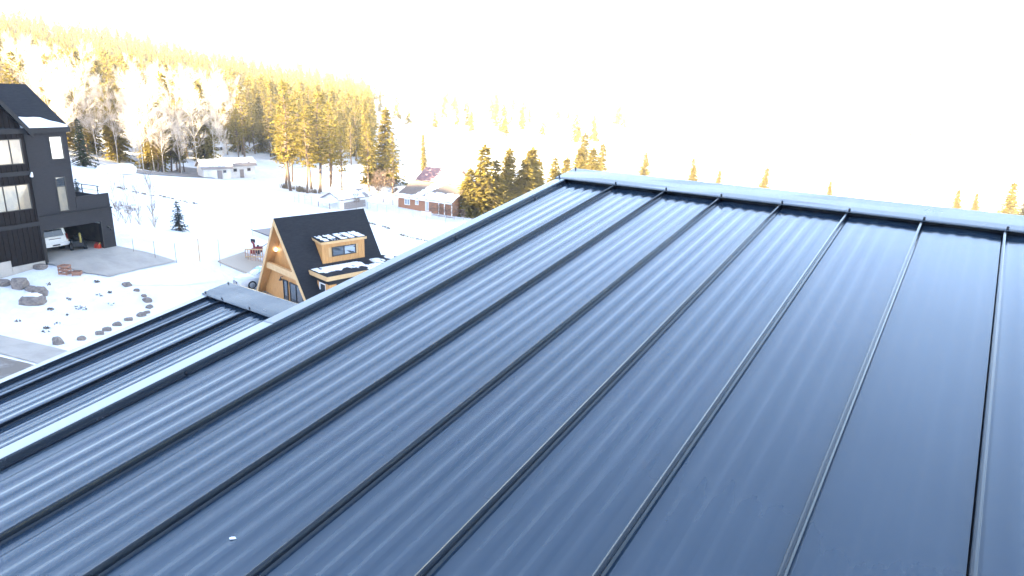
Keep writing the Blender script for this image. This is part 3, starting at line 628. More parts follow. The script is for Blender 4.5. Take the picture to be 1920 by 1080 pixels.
# flat-roofed shed, deck, snow blower and stair rail behind the cabin
p = afw(-14.0, 5.6); z0 = H(p.x, p.y)
fs_ = tag(empty('flat_roofed_shed', (p.x, p.y, z0), ARZ), 'flat-roofed shed with white fascia behind the A-frame', 'shed')
zr = 1.35 - z0 + .0
MB().box(-2.7, 4.0, 0, 3.2, zr, zr + .10).build('roof', 'weathered_wood', fs_); MB().box(-2.75, 4.05, -.08, -.002, zr - .48, zr + .09).build('fascia', 'white_paint', fs_); MB().box(-2.82, 4.1, -.12, -.082, zr + .10, zr + .17).build('drip_edge', 'dark_trim', fs_)
MB().box(1.6, 4.0, .5, 3.0, -.6, zr).build('wall', 'dark_wall', fs_); MB().box(-2.5, -2.3, 2.8, 3.0, -.6, zr).build('post', 'dark_trim', fs_)
dk = tag(empty('timber_deck', (0, 0, 0)), 'weathered timber deck behind the white saloon car', 'deck')
dc = [Vector((-56.0, 33.4, 0)), Vector((-53.0, 35.4, 0)), Vector((-54.6, 38.2, 0)), Vector((-57.8, 37.4, 0))]
for i in range(18):
    a, b = i / 18, (i + .93) / 18
    p0 = dc[0].lerp(dc[3], a); p1 = dc[1].lerp(dc[2], a); p2 = dc[1].lerp(dc[2], b); p3 = dc[0].lerp(dc[3], b)
    MB().hexa([(v.x, v.y, H(v.x, v.y) - .1) for v in (p0, p1, p2, p3)] + [(v.x, v.y, H(v.x, v.y) + .14) for v in (p0, p1, p2, p3)]).build('plank', 'deck_wood', dk)
zd = H(-56.5, 36.9) + .14
p = afw(-13.9, 4.55); sb = tag(empty('snow_blower', (p.x, p.y, zd), ARZ + .9), 'red walk-behind snow blower standing on the timber deck', 'snow blower')
MB().prism([(-.55, .05), (.0, .05), (.05, .55), (-.15, .62), (-.5, .45)], -.38, .38, 'y').build('auger_housing', 'blower_red', sb)
MB().box(.05, .62, -.25, .25, .30, .72).build('engine', 'blower_red', sb, bevel=.05); MB().tube((.2, 0, .72), (.2, 0, .86), .12, .10, 10).build('engine_cover', 'plastic_black', sb)
ch = MB(); ch.tube((-.15, 0, .60), (-.2, 0, 1.05), .12, .10, 10); ch.tube((-.2, 0, 1.05), (-.38, 0, 1.18), .12, .09, 10); ch.build('chute', 'blower_red', sb)
hd = MB()
for s in (-1, 1): hd.tube((.5, s*.24, .6), (1.15, s*.28, 1.05), .02, .02)
hd.tube((1.15, -.28, 1.05), (1.15, .28, 1.05), .02, .02); hd.build('handlebar', 'plastic_black', sb)
for s in (-1, 1): wheel(sb, 0, 0, .2, .14, s) if False else MB().tube((.3, s*.28, .2), (.3, s*.42, .2), .2, .2, 16).build('wheel', 'rubber', sb)
r1, r2 = afw(-12.6, 2.9), afw(-10.6, 3.7)
sr = tag(empty('stair_rail', (0, 0, 0)), 'reddish timber balustrade beside the white saloon car', 'railing')
n = 7
for i in range(n + 1):
    v = r1.lerp(r2, i / n); MB().box(v.x - .03, v.x + .03, v.y - .03, v.y + .03, zd - .1, zd + .85 + .25 * i / n).build('baluster', 'red_wood', sr)
for zo in (.12, .85):
    MB().hexa([(r1.x, r1.y - .05, zd + zo), (r2.x, r2.y - .05, zd + zo + .25), (r2.x, r2.y + .05, zd + zo + .25), (r1.x, r1.y + .05, zd + zo),
               (r1.x, r1.y - .05, zd + zo + .09), (r2.x, r2.y - .05, zd + zo + .34), (r2.x, r2.y + .05, zd + zo + .34), (r1.x, r1.y + .05, zd + zo + .09)]).build('rail', 'pale_wood', sr)
p = afw(-15.2, 4.9); sg = tag(empty('yard_sign', (p.x, p.y, zd), ARZ + .3), 'small dark board on a thin pole beside the snow blower', 'sign')
MB().tube((0, 0, 0), (0, 0, 3.0), .03, .025).build('pole', 'galvanised', sg); MB().box(-.32, .32, -.05, -.03, .85, 1.2).build('board', 'dark_trim', sg)
p = afw(-16.1, 3.6); fb = tag(empty('fire_bowl', (p.x, p.y, zd)), 'low dark round bowl standing on the timber deck', 'fire bowl')
t = MB(); t.tube((0, 0, .05), (0, 0, .22), .18, .38, 14); t.build('bowl', 'plastic_black', fb); t = MB(); t.tube((0, 0, 0), (0, 0, .05), .22, .18, 12); t.build('base', 'plastic_black', fb)

# ------------------------------------------------------------------ rocks
def rock_mesh(seed, n=2):
    bm = bmesh.new(); bmesh.ops.create_icosphere(bm, subdivisions=n + 1, radius=1)
    r = random.Random(seed); off = Vector((r.uniform(-9, 9), r.uniform(-9, 9), r.uniform(-9, 9)))
    for v in bm.verts:
        d = v.co.normalized(); k = 1 + .42 * mnoise.noise(d * 1.1 + off) + .15 * mnoise.noise(d * 3 + off)
        v.co = d * k; 
        for ax in (0, 1, 2): v.co[ax] = max(-.82, min(.82, v.co[ax]))
    bmesh.ops.recalc_face_normals(bm, faces=bm.faces)
    me = bpy.data.meshes.new('boulder'); bm.to_mesh(me); bm.free(); me.materials.append(MATS['boulder']); return me
ROCKS = [rock_mesh(i) for i in range(6)]
def rock(x, y, sx, sy, sz, label, group=None, rz=None, sink=.3):
    o = link('boulder', ROCKS[rnd.randrange(6)]); o.location = (x, y, H(x, y) + sz * (1 - 2 * sink) * .8)
    o.scale = (sx, sy, sz); o.rotation_euler = (0, 0, rz if rz is not None else rnd.uniform(0, 6)); tag(o, label, 'boulder', group); return o
for (x, y) in [(-52.4,23.6),(-51.4,23.8),(-50.4,23.8),(-49.5,23.6),(-48.3,23.1),(-47.3,22.4),(-46.9,21.8),(-46.4,20.7),(-45.7,19.6),(-44.9,18.6),(-44.3,17.9),(-43.7,16.6)]:
    s = rnd.uniform(.16, .33); rock(x, y, s * 1.2, s, s * .85, 'grey-brown edging rock in the curved row bordering the snowy mound', 'edging rocks round the mound', None, .42)
rock(-43.5, 15.2, .32, .30, .40, 'upright brown rock where the footpath meets the mound', rz=.3)
rock(-55.4, 17.6, .66, .5, .58, 'big block-shaped boulder nearest the charcoal house', rz=.6)
rock(-56.5, 17.0, .6, .45, .28, 'flat boulder half buried in snow beside the block-shaped boulder', rz=.2)
rock(-54.5, 18.0, .42, .36, .30, 'pale boulder between the block-shaped and ring boulders', rz=.2)
rock(-53.6, 18.15, .60, .5, .50, 'rounded grey boulder behind the snow-capped boulder', rz=1.1)
bo = rock(-52.6, 17.35, .92, .72, .46, 'wide flat boulder capped with snow', rz=.75)
cap = link('snow_cap', ROCKS[2].copy(), None, bo); cap.data.materials.clear(); cap.data.materials.append(MATS['roof_snow']); cap.scale = (.66, .62, .42); cap.location = (0, .1, .70)
for (x, y) in [(-59.3,18.9),(-58.7,19.2),(-58.3,19.7),(-57.8,19.9)]:
    s = rnd.uniform(.3, .45); rock(x, y, s * 1.3, s, s * .6, 'small brown rock at the foot of the charcoal house', 'rocks at the house foot')
# bare earth and weeds showing through the snow
def tufts(name, spots, m, hgt, lab):
    mb = MB()
    for (x, y, r, k) in spots:
        for i in range(k):
            a = rnd.uniform(0, 6.28); d = r * math.sqrt(rnd.random()); px, py = x + d * math.cos(a), y + d * math.sin(a) * .7; z = H(px, py)
            w = rnd.uniform(.03, .10); b = rnd.uniform(0, 6.28); h = hgt * rnd.uniform(.4, 1.2); tx, ty = rnd.uniform(-.1, .1), rnd.uniform(-.1, .1)
            c, s = w * math.cos(b), w * math.sin(b)
            mb.add([(px - c, py - s, z - .03), (px + c, py + s, z - .03), (px + tx + c * .3, py + ty + s * .3, z + h), (px + tx - c * .3, py + ty - s * .3, z + h), (px - s, py + c, z - .03), (px + s, py - c, z - .03)], [(0, 1, 2, 3), (4, 5, 2)])
    o = mb.build(name, m); stuff(o); tag(o, lab, 'dry weeds'); return o
D = [(-54.8,19.2),(-54.5,19.6),(-50.1,19.3),(-53.6,22.0),(-53.1,19.2),(-51.7,22.0),(-48.2,17.0),(-47.8,16.6),(-46.8,15.8),(-49.9,15.4),(-50.5,17.3),(-49.4,18.1),(-51.9,19.3),(-52.3,20.6),(-51.6,21.3),(-49.9,21.2),(-51.4,16.8),(-50.9,17.7),(-47.5,16.1),(-53.0,16.6)]
tufts('bare_earth', [(x, y, rnd.uniform(.12, .5), rnd.randrange(5, 26)) for i, (x, y) in enumerate(D) if i % 3 != 1], 'dirt', .10, 'dark weeds and bare earth poking through the snowy mound')
dl = [(-103.4,45.3),(-101.1,46.4),(-97.8,46.6),(-96.5,47.4),(-95.5,49.1),(-93.2,50.2),(-91.8,51.3),(-90.1,52.6)]
sp_ = []
for a, b in zip(dl, dl[1:]):
    for i in range(5):
        t = rnd.random()
        if rnd.random() < .7: sp_.append((a[0] + (b[0]-a[0])*t + rnd.uniform(-.4, .4), a[1] + (b[1]-a[1])*t + rnd.uniform(-.6, .6), rnd.uniform(.2, .6), rnd.randrange(4, 10)))
for a, b in zip([(-78.1,72.6),(-74.5,72.5),(-68.0,69.5),(-64.9,68.9)], [(-76,72.4),(-72,71.5),(-66,69),(-61,69.0)]):
    for i in range(6): t = i / 6; sp_.append((a[0] + (b[0]-a[0])*t, a[1] + (b[1]-a[1])*t, .5, 8))
tufts('field_weeds', sp_, 'dry_grass', .22, 'line of dry weeds along the ditch in the snowy field')
hedge = [(-119 + i * .8, 89.5 + 1.2 * math.sin(i), .9, 26) for i in range(-3, 9)] + [(-150 + i * 1.2, 93 + i * .2, .8, 20) for i in range(8)]
tufts('dead_grass', hedge, 'dry_grass', .9, 'strip of tall dead grass below the sunlit pines')

# ------------------------------------------------------------------ fences
def stake(x, y, h, label, group, m='weathered_wood', r=.035, lean=0):
    z = H(x, y); mb = MB(); mb.tube((x, y, z - .3), (x + lean, y, z + h), r, r * .8, 6); mb.tube((x + lean, y, z + h), (x + lean, y, z + h + .06), r * .8, .004, 6)
    return tag(mb.build('stake', m), label, 'stake', group)
for i, (x, y, h, r) in enumerate([(-57.7,26.9,1.2,.03),(-56.4,28.0,1.5,.03),(-55.7,29.4,1.7,.03),(-56.0,31.7,2.1,.055),(-55.3,33.2,2.5,.028)]):
    if i == 3: stake(x, y, h, 'thick pale timber stake in the snow past the drive', None, 'pale_wood', r)
    else: stake(x, y, h, 'thin wooden stake in the row along the drive edge', 'stakes along the drive', 'weathered_wood', r)
def post_rail(name, pts, h, label, m, rails, mesh_wire=True, pr=.06):
    root = tag(empty(name, (0, 0, 0)), label, 'fence')
    for x, y in pts: MB().tube((x, y, H(x, y) - .3), (x, y, H(x, y) + h), pr, pr, 6).build('post', m, root)
    for zr in rails:
        for a, b in zip(pts, pts[1:]): MB().tube((a[0], a[1], H(*a) + zr), (b[0], b[1], H(*b) + zr), pr * .6, pr * .6, 5).build('rail', m, root)
    if mesh_wire:
        for a, b in zip(pts, pts[1:]):
            mb = MB(); k = 7; za, zb = H(*a), H(*b)
            for i in range(1, k): t = i / k; x = a[0] + (b[0]-a[0])*t; y = a[1] + (b[1]-a[1])*t; z = za + (zb-za)*t; mb.tube((x, y, z), (x, y, z + h - .05), .012, .012, 3)
            for i in range(1, 5): t = i / 5 * (h - .05); mb.tube((a[0], a[1], za + t), (b[0], b[1], zb + t), .010, .010, 3)
            stuff(mb.build('wire_mesh', 'galvanised', root))
    return root
post_rail('wire_fence', [(-91.4,85.0),(-88.9,85.1),(-87.5,86.0),(-85.0,86.6),(-81.3,86.4),(-78.6,87.0),(-74.4,87.2),(-70,88.5)], 1.3, 'low wire fence round the brick house garden', 'galvanised', (1.25,))
post_rail('pen_fence', [(-100.0,75.4),(-98.7,75.4),(-97.6,75.8),(-96.2,76.2)], 1.6, 'short wire pen beside the white shed wall', 'galvanised', (1.55, .8))
post_rail('pen_fence', [(-92.8,78.6),(-92.5,80.3),(-92.4,82.1),(-92.2,83.8),(-91.6,85.0)], 1.7, 'tall wire pen in front of the snow-roofed shed', 'galvanised', (1.65, .9))
post_rail('yard_fence', [(-131.5,53.0),(-128.5,55.4),(-126,56.4),(-123.5,57.4)], .9, 'low fence behind the long white trailer', 'weathered_wood', (.85, .4), False)

# ------------------------------------------------------------------ far houses
def gable_house(name, loc, rz, lx, ly, eave, ridge, wall_m, roof_m, label, cat='house', over=.45, roof_t=.14, snow=None):
    """ridge along local x; footprint x in [-lx,0], y in [0,ly]"""
    h = tag(empty(name, loc, rz), label, cat)
    MB().prism([(0, -1), (ly, -1), (ly, eave), (ly/2, ridge), (0, eave)], -lx, 0, 'x').build('wall', wall_m, h)
    s = (ridge - eave) / (ly / 2)
    roof = MB().prism([(-over, eave - over*s + .02), (ly/2, ridge + .02), (ly + over, eave - over*s + .02), (ly + over, eave - over*s + roof_t), (ly/2, ridge + roof_t + .03), (-over, eave - over*s + roof_t)], -lx - over, over, 'x').build('roof', roof_m, h)
    if snow:
        for side in (0, 1):
            def place(u, v, k, side=side):
                y = v if side == 0 else ly - v
                return (u, y, eave + v*s + roof_t + .03 + k)
            snow_sheet('roof_snow_cover', lambda u, v: snow(u, v, side), -lx - over, over, -over, ly / 2, .3, place, .12, roof)
    return h, roof
bh, broof = gable_house('brick_house', (-79.0, 94.2, H(-79, 94.5)), math.radians(5), 12.6, 10.5, 2.75, 5.0, 'brick', 'brown_roof', 'single-storey orange brick house with part-snowy brown roof', snow=lambda u, v, s: s == 1 or (v + .9 * nz(u, v, .35, 4) < 2.4 and u > -6.4 + 2.2 * nz(u, v, .3, 1) - v * .5) or (-9.2 + v * .3 < u < -7.6 + v * .55) or (v < .4))
MB().box(-13.05, .45, -.50, -.452, 2.42, 2.68).build('gutter', 'white_paint', bh)
for x0, x1, z0, z1 in ((-11.0,-9.7,1.15,2.3),(-8.4,-7.6,1.4,2.3),(-6.0,-5.2,.55,2.35)):
    window(bh, x0, x1, z0, z1, -.04, 'sky_glass', ((x0+x1)/2,), (), .12, 'white_paint')
gwn = MB(); y0, y1, z0, z1 = 3.0, 4.3, 1.0, 2.4
for a in ((y0, y1, z0, z0+.14), (y0, y1, z1-.14, z1), (y0, y0+.14, z0+.14, z1-.14), (y1-.14, y1, z0+.14, z1-.14)): gwn.box(.0, .06, *a)
w_ = gwn.build('window', 'white_paint', bh); MB().box(.01, .03, y0+.14, y1-.14, z0+.14, z1-.14).build('pane', 'glass', w_)
for (x, y) in ((.35, -.35), (-1.3, -.35), (-2.6, -.35)): MB().box(x - .07, x + .07, y - .07, y + .07, -.5, 2.45).build('porch_post', 'white_paint', bh)
MB().box(-3.4, .5, -1.5, .0 - .002, -.6, .25).build('porch_floor', 'concrete', bh)
h2, r2_ = gable_house('red_roofed_house', (-97.5, 116, H(-97, 116)), math.radians(8), 9, 8, 2.9, 5.2, 'white_siding', 'red_roof', 'pale house with dusky red metal roof behind the brick house', snow=lambda u, v, s: u > -4.5 + 1.2 * nz(u, v, .5, 2))
window(h2, -7.5, -6.2, 1.0, 2.2, -.04, 'glass', (), (), .1, 'white_paint'); window(h2, -3.5, -2.2, 1.0, 2.2, -.04, 'glass', (), (), .1, 'white_paint')
h3, r3_ = gable_house('snow_roofed_house', (-89, 128, H(-89, 128)), math.radians(3), 13, 9, 2.8, 4.9, 'white_siding', 'brown_roof', 'low pale house with snow roof and square chimney', snow=lambda u, v, s: True)
MB().box(-2.2, -1.1, 2.2, 3.2, 3.0, 6.9).build('chimney', 'white_siding', h3); window(h3, -6, -4.4, 1, 2.2, -.04, 'glass', (), (), .1, 'white_paint')
MB().box(-2.3, -1.0, 2.1, 3.3, 6.902, 7.05).build('chimney_cap', 'concrete', h3)
# shed with the pens
sh, sr_ = gable_house('garden_shed', (-92.0, 86.2, H(-93, 83)), math.radians(93), 7.6, 4.2, 2.1, 3.1, 'white_siding', 'weathered_wood', 'snow-roofed white shed with wire pens', 'shed', over=.35, snow=lambda u, v, s: v < 2.0 and not (u > -1.6 and nz(u, v, .6, 3) > .0))
lt = MB(); lt.hexa([(-9.9,.1,1.75),(-7.7,.1,1.75),(-7.7,3.2,2.0),(-9.9,3.2,2.0),(-9.9,.1,1.87),(-7.7,.1,1.87),(-7.7,3.2,2.12),(-9.9,3.2,2.12)]); lt.build('lean_to_roof', 'roof_snow', sh)
for x, y in ((-9.8, .2), (-9.8, 3.0)): MB().box(x - .06, x + .06, y - .06, y + .06, -.5, 1.75).build('post', 'weathered_wood', sh)
for i in range(9): MB().box(-6.6 + i*.6, -6.05 + i*.6, -.05, -.003, .2, 1.5).build('plank', 'weathered_wood', sh)
# white outbuildings by the lane
wb, wr = gable_house('white_outbuilding', (-133.5, 84.6, H(-133.5, 84)), math.radians(72), 5.5, 5.5, 2.5, 3.9, 'white_siding', 'weathered_wood', 'white outbuilding with open double doors at the lane end', 'outbuilding', snow=lambda u, v, s: v > .25)
window(wb, -1.6, -.9, 1.4, 2.0, -.04, 'glass', (), (), .08, 'weathered_wood')
MB().box(-3.9, -2.9, -.06, -.002, -.3, 2.0).build('door', 'white_paint', wb); MB().hexa([(-2.8,-.06,-.3),(-2.0,-.75,-.3),(-1.95,-.7,-.3),(-2.75,-.01,-.3),(-2.8,-.06,2.0),(-2.0,-.75,2.0),(-1.95,-.7,2.0),(-2.75,-.01,2.0)]).build('door', 'weathered_wood', wb)
wc, wr2 = gable_house('white_outbuilding', (-136.0, 92.3, H(-136, 90)), math.radians(78), 6.4, 5, 2.9, 4.2, 'white_siding', 'weathered_wood', 'larger white outbuilding with two small square windows', 'outbuilding', snow=lambda u, v, s: v > .45 + .3 * nz(u, v, 1, 1))
for x in (-4.9, -1.8): window(wc, x, x + .8, 1.5, 2.2, -.04, 'glass', (), (), .08, 'weathered_wood')
MB().box(-3.5, -2.6, -.06, -.002, -.3, 1.95).build('door', 'weathered_wood', wc)
wd, wr3 = gable_house('timber_hut', (-142.5, 91.2, H(-142, 91)), math.radians(75), 3.6, 3, 1.9, 2.9, 'weathered_wood', 'weathered_wood', 'small open timber hut beside the lane', 'hut', snow=lambda u, v, s: True)
MB().box(-2.4, -1.4, -.05, -.002, -.2, 1.6).build('door', 'dark_board', wd)
ct, cr = gable_house('wooded_cabin', (-166, 103, H(-166, 103)), math.radians(70), 6, 5, 2.6, 4.2, 'white_siding', 'dark_trim', 'pale cabin among the sunlit pines above the lane', 'cabin', snow=lambda u, v, s: v > .6)
window(ct, -4, -2.9, 1.1, 2.2, -.04, 'glass', (), (), .08, 'weathered_wood')
# long low trailer under snow
tl = tag(empty('covered_trailer', (-121.0, 55.3, H(-121, 55.3) - .45), math.radians(104)), 'long low white trailer half buried in snow', 'trailer')
loft('body', [(-1.1, [(0, .35), (2.8, .35), (3.0, .55), (3.0, 1.35), (2.7, 1.55), (0, 1.6)]), (1.1, [(0, .35), (2.8, .35), (3.0, .55), (3.0, 1.35), (2.7, 1.55), (0, 1.6)])], 'white_siding', tl)
loft('snow_cover', [(-1.0, [(0, 1.58), (2.7, 1.56), (2.8, 1.62), (2.5, 1.80), (1.2, 1.86), (0, 1.88)]), (0, [(0, 1.58), (2.7, 1.56), (2.85, 1.66), (2.5, 1.9), (1.2, 2.0), (0, 2.02)]), (1.0, [(0, 1.58), (2.7, 1.56), (2.8, 1.62), (2.5, 1.80), (1.2, 1.86), (0, 1.88)])], 'roof_snow', tl)
# snow-laden garden furniture pile by the brick house
pk = tag(empty('garden_bench', (-80.4, 88.6, H(-80.4, 88.6)), .3), 'white slatted garden bench by the wire fence', 'bench')
for i in range(5): MB().box(-1.0, 1.0, -.3 + i*.13, -.2 + i*.13, .45, .49).build('slat', 'white_paint', pk)
for i in range(4): MB().box(-1.0, 1.0, .36, .40, .58 + i*.14, .68 + i*.14).build('slat', 'white_paint', pk)
for x in (-.95, .95):
    MB().box(x - .04, x + .04, -.28, -.2, 0, .7).build('leg', 'white_paint', pk); MB().box(x - .04, x + .04, .3, .38, 0, 1.15).build('leg', 'white_paint', pk)

# ------------------------------------------------------------------ trees
def conifer_mesh(seed, hgt, rad, kind, clump=.6, dens=1.0, m='needles_sun'):
    """kind 'spruce' = cone to the ground, 'pine' = bare lower trunk and ragged crown"""
    r = random.Random(seed); tv, tf = MB(), MB()
    bend = [(r.uniform(-.02, .02) * hgt, r.uniform(-.02, .02) * hgt) for _ in range(4)]
    def axis_pt(t):
        k = t * 3; i = min(2, int(k)); u = k - i
        return Vector((bend[i][0] + (bend[i+1][0] - bend[i][0]) * u - bend[0][0], bend[i][1] + (bend[i+1][1] - bend[i][1]) * u - bend[0][1], t * hgt))
    seg = 6; tr = hgt * .013 + .03
    for i in range(seg): tv.tube(axis_pt(i/seg), axis_pt((i+1)/seg), tr * (1 - i/seg) + .015, tr * (1 - (i+1)/seg) + .015, 6, False)
    t0 = .04 if kind == 'spruce' else r.uniform(.24, .36)
    n = int(hgt * (2.6 if kind == 'spruce' else 2.1) * dens)
    for i in range(n):
        t = t0 + (1 - t0) * ((i + r.random() * .7) / n)
        if kind == 'spruce': w = rad * (1 - t) ** .85 + .10
        else:
            q_ = (t - t0) / (1 - t0); w = rad * (.45 + .75 * math.sin(math.pi * min(1, q_ * .95 + .12))) * (1 - q_ ** 4) + .12
        k = r.randrange(5, 8) if kind == 'spruce' else r.randrange(3, 6)
        a0 = r.uniform(0, 6.28)
        for j in range(k):
            a = a0 + 6.283 * j / k + r.uniform(-.35, .35); ln = w * r.uniform(.62, 1.18)
            droop = (r.uniform(-.42, -.12) if kind == 'spruce' else r.uniform(-.15, .35)) 
            base = axis_pt(t); d = Vector((math.cos(a), math.sin(a), droop)); side = Vector((-math.sin(a), math.cos(a), 0))
            tip = base + d * ln
            if kind == 'pine' or t < .5: tv.tube(base, base + d * ln * .85, .03 + .008 * ln, .01, 3, False)
            nc = max(2, int(ln / (clump * .42)))
            for c in range(nc):
                u = (c + r.uniform(.25, .95)) / nc
                if kind == 'pine' and u < .3: continue
                p_ = base + d * (ln * u) + Vector((0, 0, -.10 * ln * u * u)) + side * r.uniform(-.35, .35) * clump
                s = clump * r.uniform(.55, 1.15) * (1.05 - .4 * u)
                for _ in range(2):
                    dd = (d.normalized() * r.uniform(.3, 1) + side * r.uniform(-.9, .9) + Vector((0, 0, r.uniform(-.55, .25 if kind == 'spruce' else .7)))).normalized()
                    ww = dd.cross(Vector((r.uniform(-1, 1), r.uniform(-1, 1), 1.2))).normalized() * s * .30
                    tf.add([p_ - dd * s * .25, p_ + dd * s * .2 + ww, p_ + dd * s, p_ + dd * s * .2 - ww], [(0, 1, 2, 3)])
        if t > .96: break
    tip = axis_pt(1.0)
    for _ in range(5):
        a = r.uniform(0, 6.28); tf.add([tip - Vector((0, 0, clump)), tip + Vector((math.cos(a), math.sin(a), -.8)) * clump * .3, tip + Vector((0, 0, .25 * clump)), tip - Vector((math.cos(a), math.sin(a), .8)) * clump * .25], [(0, 1, 2, 3)])
    def mk(mb, nm, mm):
        me = bpy.data.meshes.new(nm); me.from_pydata(mb.v, [], mb.f); me.update(); me.materials.append(MATS[mm]); return me
    return mk(tv, 'trunk', 'bark'), mk(tf, 'crown', m), hgt
def bare_mesh(seed, hgt, m='pale_bark', twig_m='twig', spread=.35, levels=4, kids=4, dens=1.0, girth=1.0):
    r = random.Random(seed); tb, tw = MB(), MB()
    def grow(p, d, ln, rad, lev):
        q_ = p + d * ln
        (tb if lev >= levels - 1 else tw).tube(p, q_, rad, rad * .6, 5 if lev >= levels - 1 else 3, False)
        if lev == 0: return
        for i in range(kids if lev > 1 else int(kids * 1.5 * dens)):
            t = r.uniform(.35, 1.0); a = r.uniform(0, 6.28); o = d.orthogonal().normalized(); o2 = d.cross(o)
            nd = (d + (o * math.cos(a) + o2 * math.sin(a)) * spread * r.uniform(1.0, 2.4) + Vector((0, 0, .12))).normalized()
            grow(p + d * ln * t, nd, ln * r.uniform(.45, .68), max(.008, rad * .5), lev - 1)
    p = Vector((0, 0, 0)); d = Vector((r.uniform(-.05, .05), r.uniform(-.05, .05), 1)).normalized(); n = 4
    for i in range(n):
        ln = hgt / n * .86; rad = (hgt * .010 * (1 - i / (n + 1)) + .01) * girth
        q_ = p + d * ln; tb.tube(p, q_, rad, rad * .8, 6, False)
        if i >= 1 or levels < 4:
            for _ in range(kids + 1):
                t = r.random(); a = r.uniform(0, 6.28)
                grow(p + d * ln * t, Vector((math.cos(a) * spread * 1.6, math.sin(a) * spread * 1.6, .8)).normalized(), hgt * .20 * r.uniform(.7, 1.2), rad * .45, levels - 2)
        p = q_; d = (d + Vector((r.uniform(-.08, .08), r.uniform(-.08, .08), 0))).normalized()
    def mk(mb, nm, mm):
        me = bpy.data.meshes.new(nm); me.from_pydata(mb.v, [], mb.f); me.update(); me.materials.append(MATS[mm]); return me
    return mk(tb, 'trunk', m), mk(tw, 'crown', twig_m), hgt
SPR = [conifer_mesh(11 + i, 14, 2.7, 'spruce', .78, 1.5) for i in range(3)]
PIN = [conifer_mesh(31 + i, 17, 2.1, 'pine', .85) for i in range(4)]
SPG = [conifer_mesh(51, 8, 2.2, 'spruce', .42, 1.5, 'needles_green')]
SPB = [conifer_mesh(61, 3.2, .95, 'spruce', .22, 2.6, 'needles_blue')]
FARC = [conifer_mesh(71 + i, 16, 2.3, 'spruce' if i < 3 else 'pine', 1.25, .8) for i in range(5)]
ASP = [bare_mesh(81 + i, 13, 'pale_bark', 'pale_bark', .33, 4, 6, 2.0, .5) for i in range(4)]
BUSH = [bare_mesh(91 + i, 6, 'twig', 'twig', .5, 4, 6, 1.8) for i in range(2)]
SAPL = [bare_mesh(101, 4, 'pale_bark', 'twig', .25, 3, 3)]
def tree(name, src, x, y, h, label, group=None, wide=1.0, cat='tree', rz=None):
    s = h / src[2]; e = empty(name, (x, y, H(x, y) - .1), rz if rz is not None else rnd.uniform(0, 6.28)); e.scale = (s * wide, s * wide, s)
    link('trunk', src[0], None, e); link('crown', src[1], None, e); return tag(e, label, cat, group)
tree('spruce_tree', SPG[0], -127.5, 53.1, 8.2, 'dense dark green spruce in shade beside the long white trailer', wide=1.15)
tree('spruce_sapling', SPB[0], -63.9, 34.4, 3.1, 'lone small blue spruce in the snowy field', wide=1.1)
tree('spruce_sapling', SPB[0], -91.3, 36.8, 2.6, 'small blue spruce seen over the garage parapet', wide=1.15)
tree('pine_sapling', conifer_mesh(63, 2.2, .8, 'spruce', .25, 3.0, 'needles_green'), -60.3, 18.2, 2.3, 'young bushy green pine at the corner of the charcoal house')
for i, (x, y, h) in enumerate([(-144.3,74.4,8.5),(-145.6,76.0,10.0),(-147.4,79.0,9.5),(-148.0,80.6,7.5),(-145.9,80.1,9.0),(-147.4,82.0,6.5)]):
    tree('pine_tree', PIN[i % 4], x, y, h, 'pine in the small clump on the island in the lane', 'pines on the lane island', 1.5)
NEAR = [(-116.4,87.0,22.0,0,1.0),(-113.0,88.5,17,1,1.0),(-114.2,92.8,20.5,2,1.1),(-118.5,94,18,3,1.0),(-120.5,100.9,18.8,0,1.0),(-111,96,14,1,.9),(-108,101,15,2,1.0),(-122.5,90.5,16,3,1.0),(-126,93,15,1,1.0),(-106,106,13,0,1.0),(-129,97,17,2,1.0),(-124,104,18,1,1.0)]
for x, y, h, k, w in NEAR: tree('pine_tree', PIN[k], x, y, h, 'tall slender golden-lit pine beyond the snowy field', 'tall pines beyond the field', w)
tree('spruce_tree', SPR[0], -118.0, 116.0, 18.5, 'tall golden spruce behind the bare brown shrub', wide=1.45)
tree('spruce_tree', SPR[1], -121.0, 113.5, 12.5, 'shorter golden spruce left of the tall one behind the bare shrub', wide=1.3)
tree('spruce_tree', SPR[2], -135, 148, 11, 'lone narrow spruce behind the red-roofed house', wide=.8)
for i, (x, y, h, w) in enumerate([(-77.0,101.3,13.4,1.15),(-76.2,104.6,10.5,1.2),(-76.9,108.7,12.6,1.15),(-75.6,115.4,13.0,1.3),(-78.6,112,10.5,1.2),(-79,124,10,1.1),(-81,139,10.5,1.3),(-78.2,98.6,9,1.3),(-74.6,111.5,11,1.3),(-77.6,118.5,11.5,1.2),(-79.5,131,10.5,1.2),(-84.0,152,12.5,1.25),(-80,150,13.0,1.2),(-77,146,10,1.3)]):
    tree('spruce_tree', SPR[i % 3], x, y, h, 'golden-green spruce in the row past the brick house gable', 'spruces past the brick house', w * 1.65)
for x, y, h in [(-77.5,216,9.5),(-70,220,6.5),(-56.5,226,9.0),(-40,245,6),(-3.9,252,7.6),(9.1,245,11.8),(1,262,6.5),(14,262,9),(20,250,10),(-90,205,10),(-98,190,12),(-110,200,14)]:
    tree('spruce_tree', SPR[rnd.randrange(3)], x, y, h, 'scattered golden spruce beyond the high edge of the metal roof', 'spruces beyond the roof', 1.8)
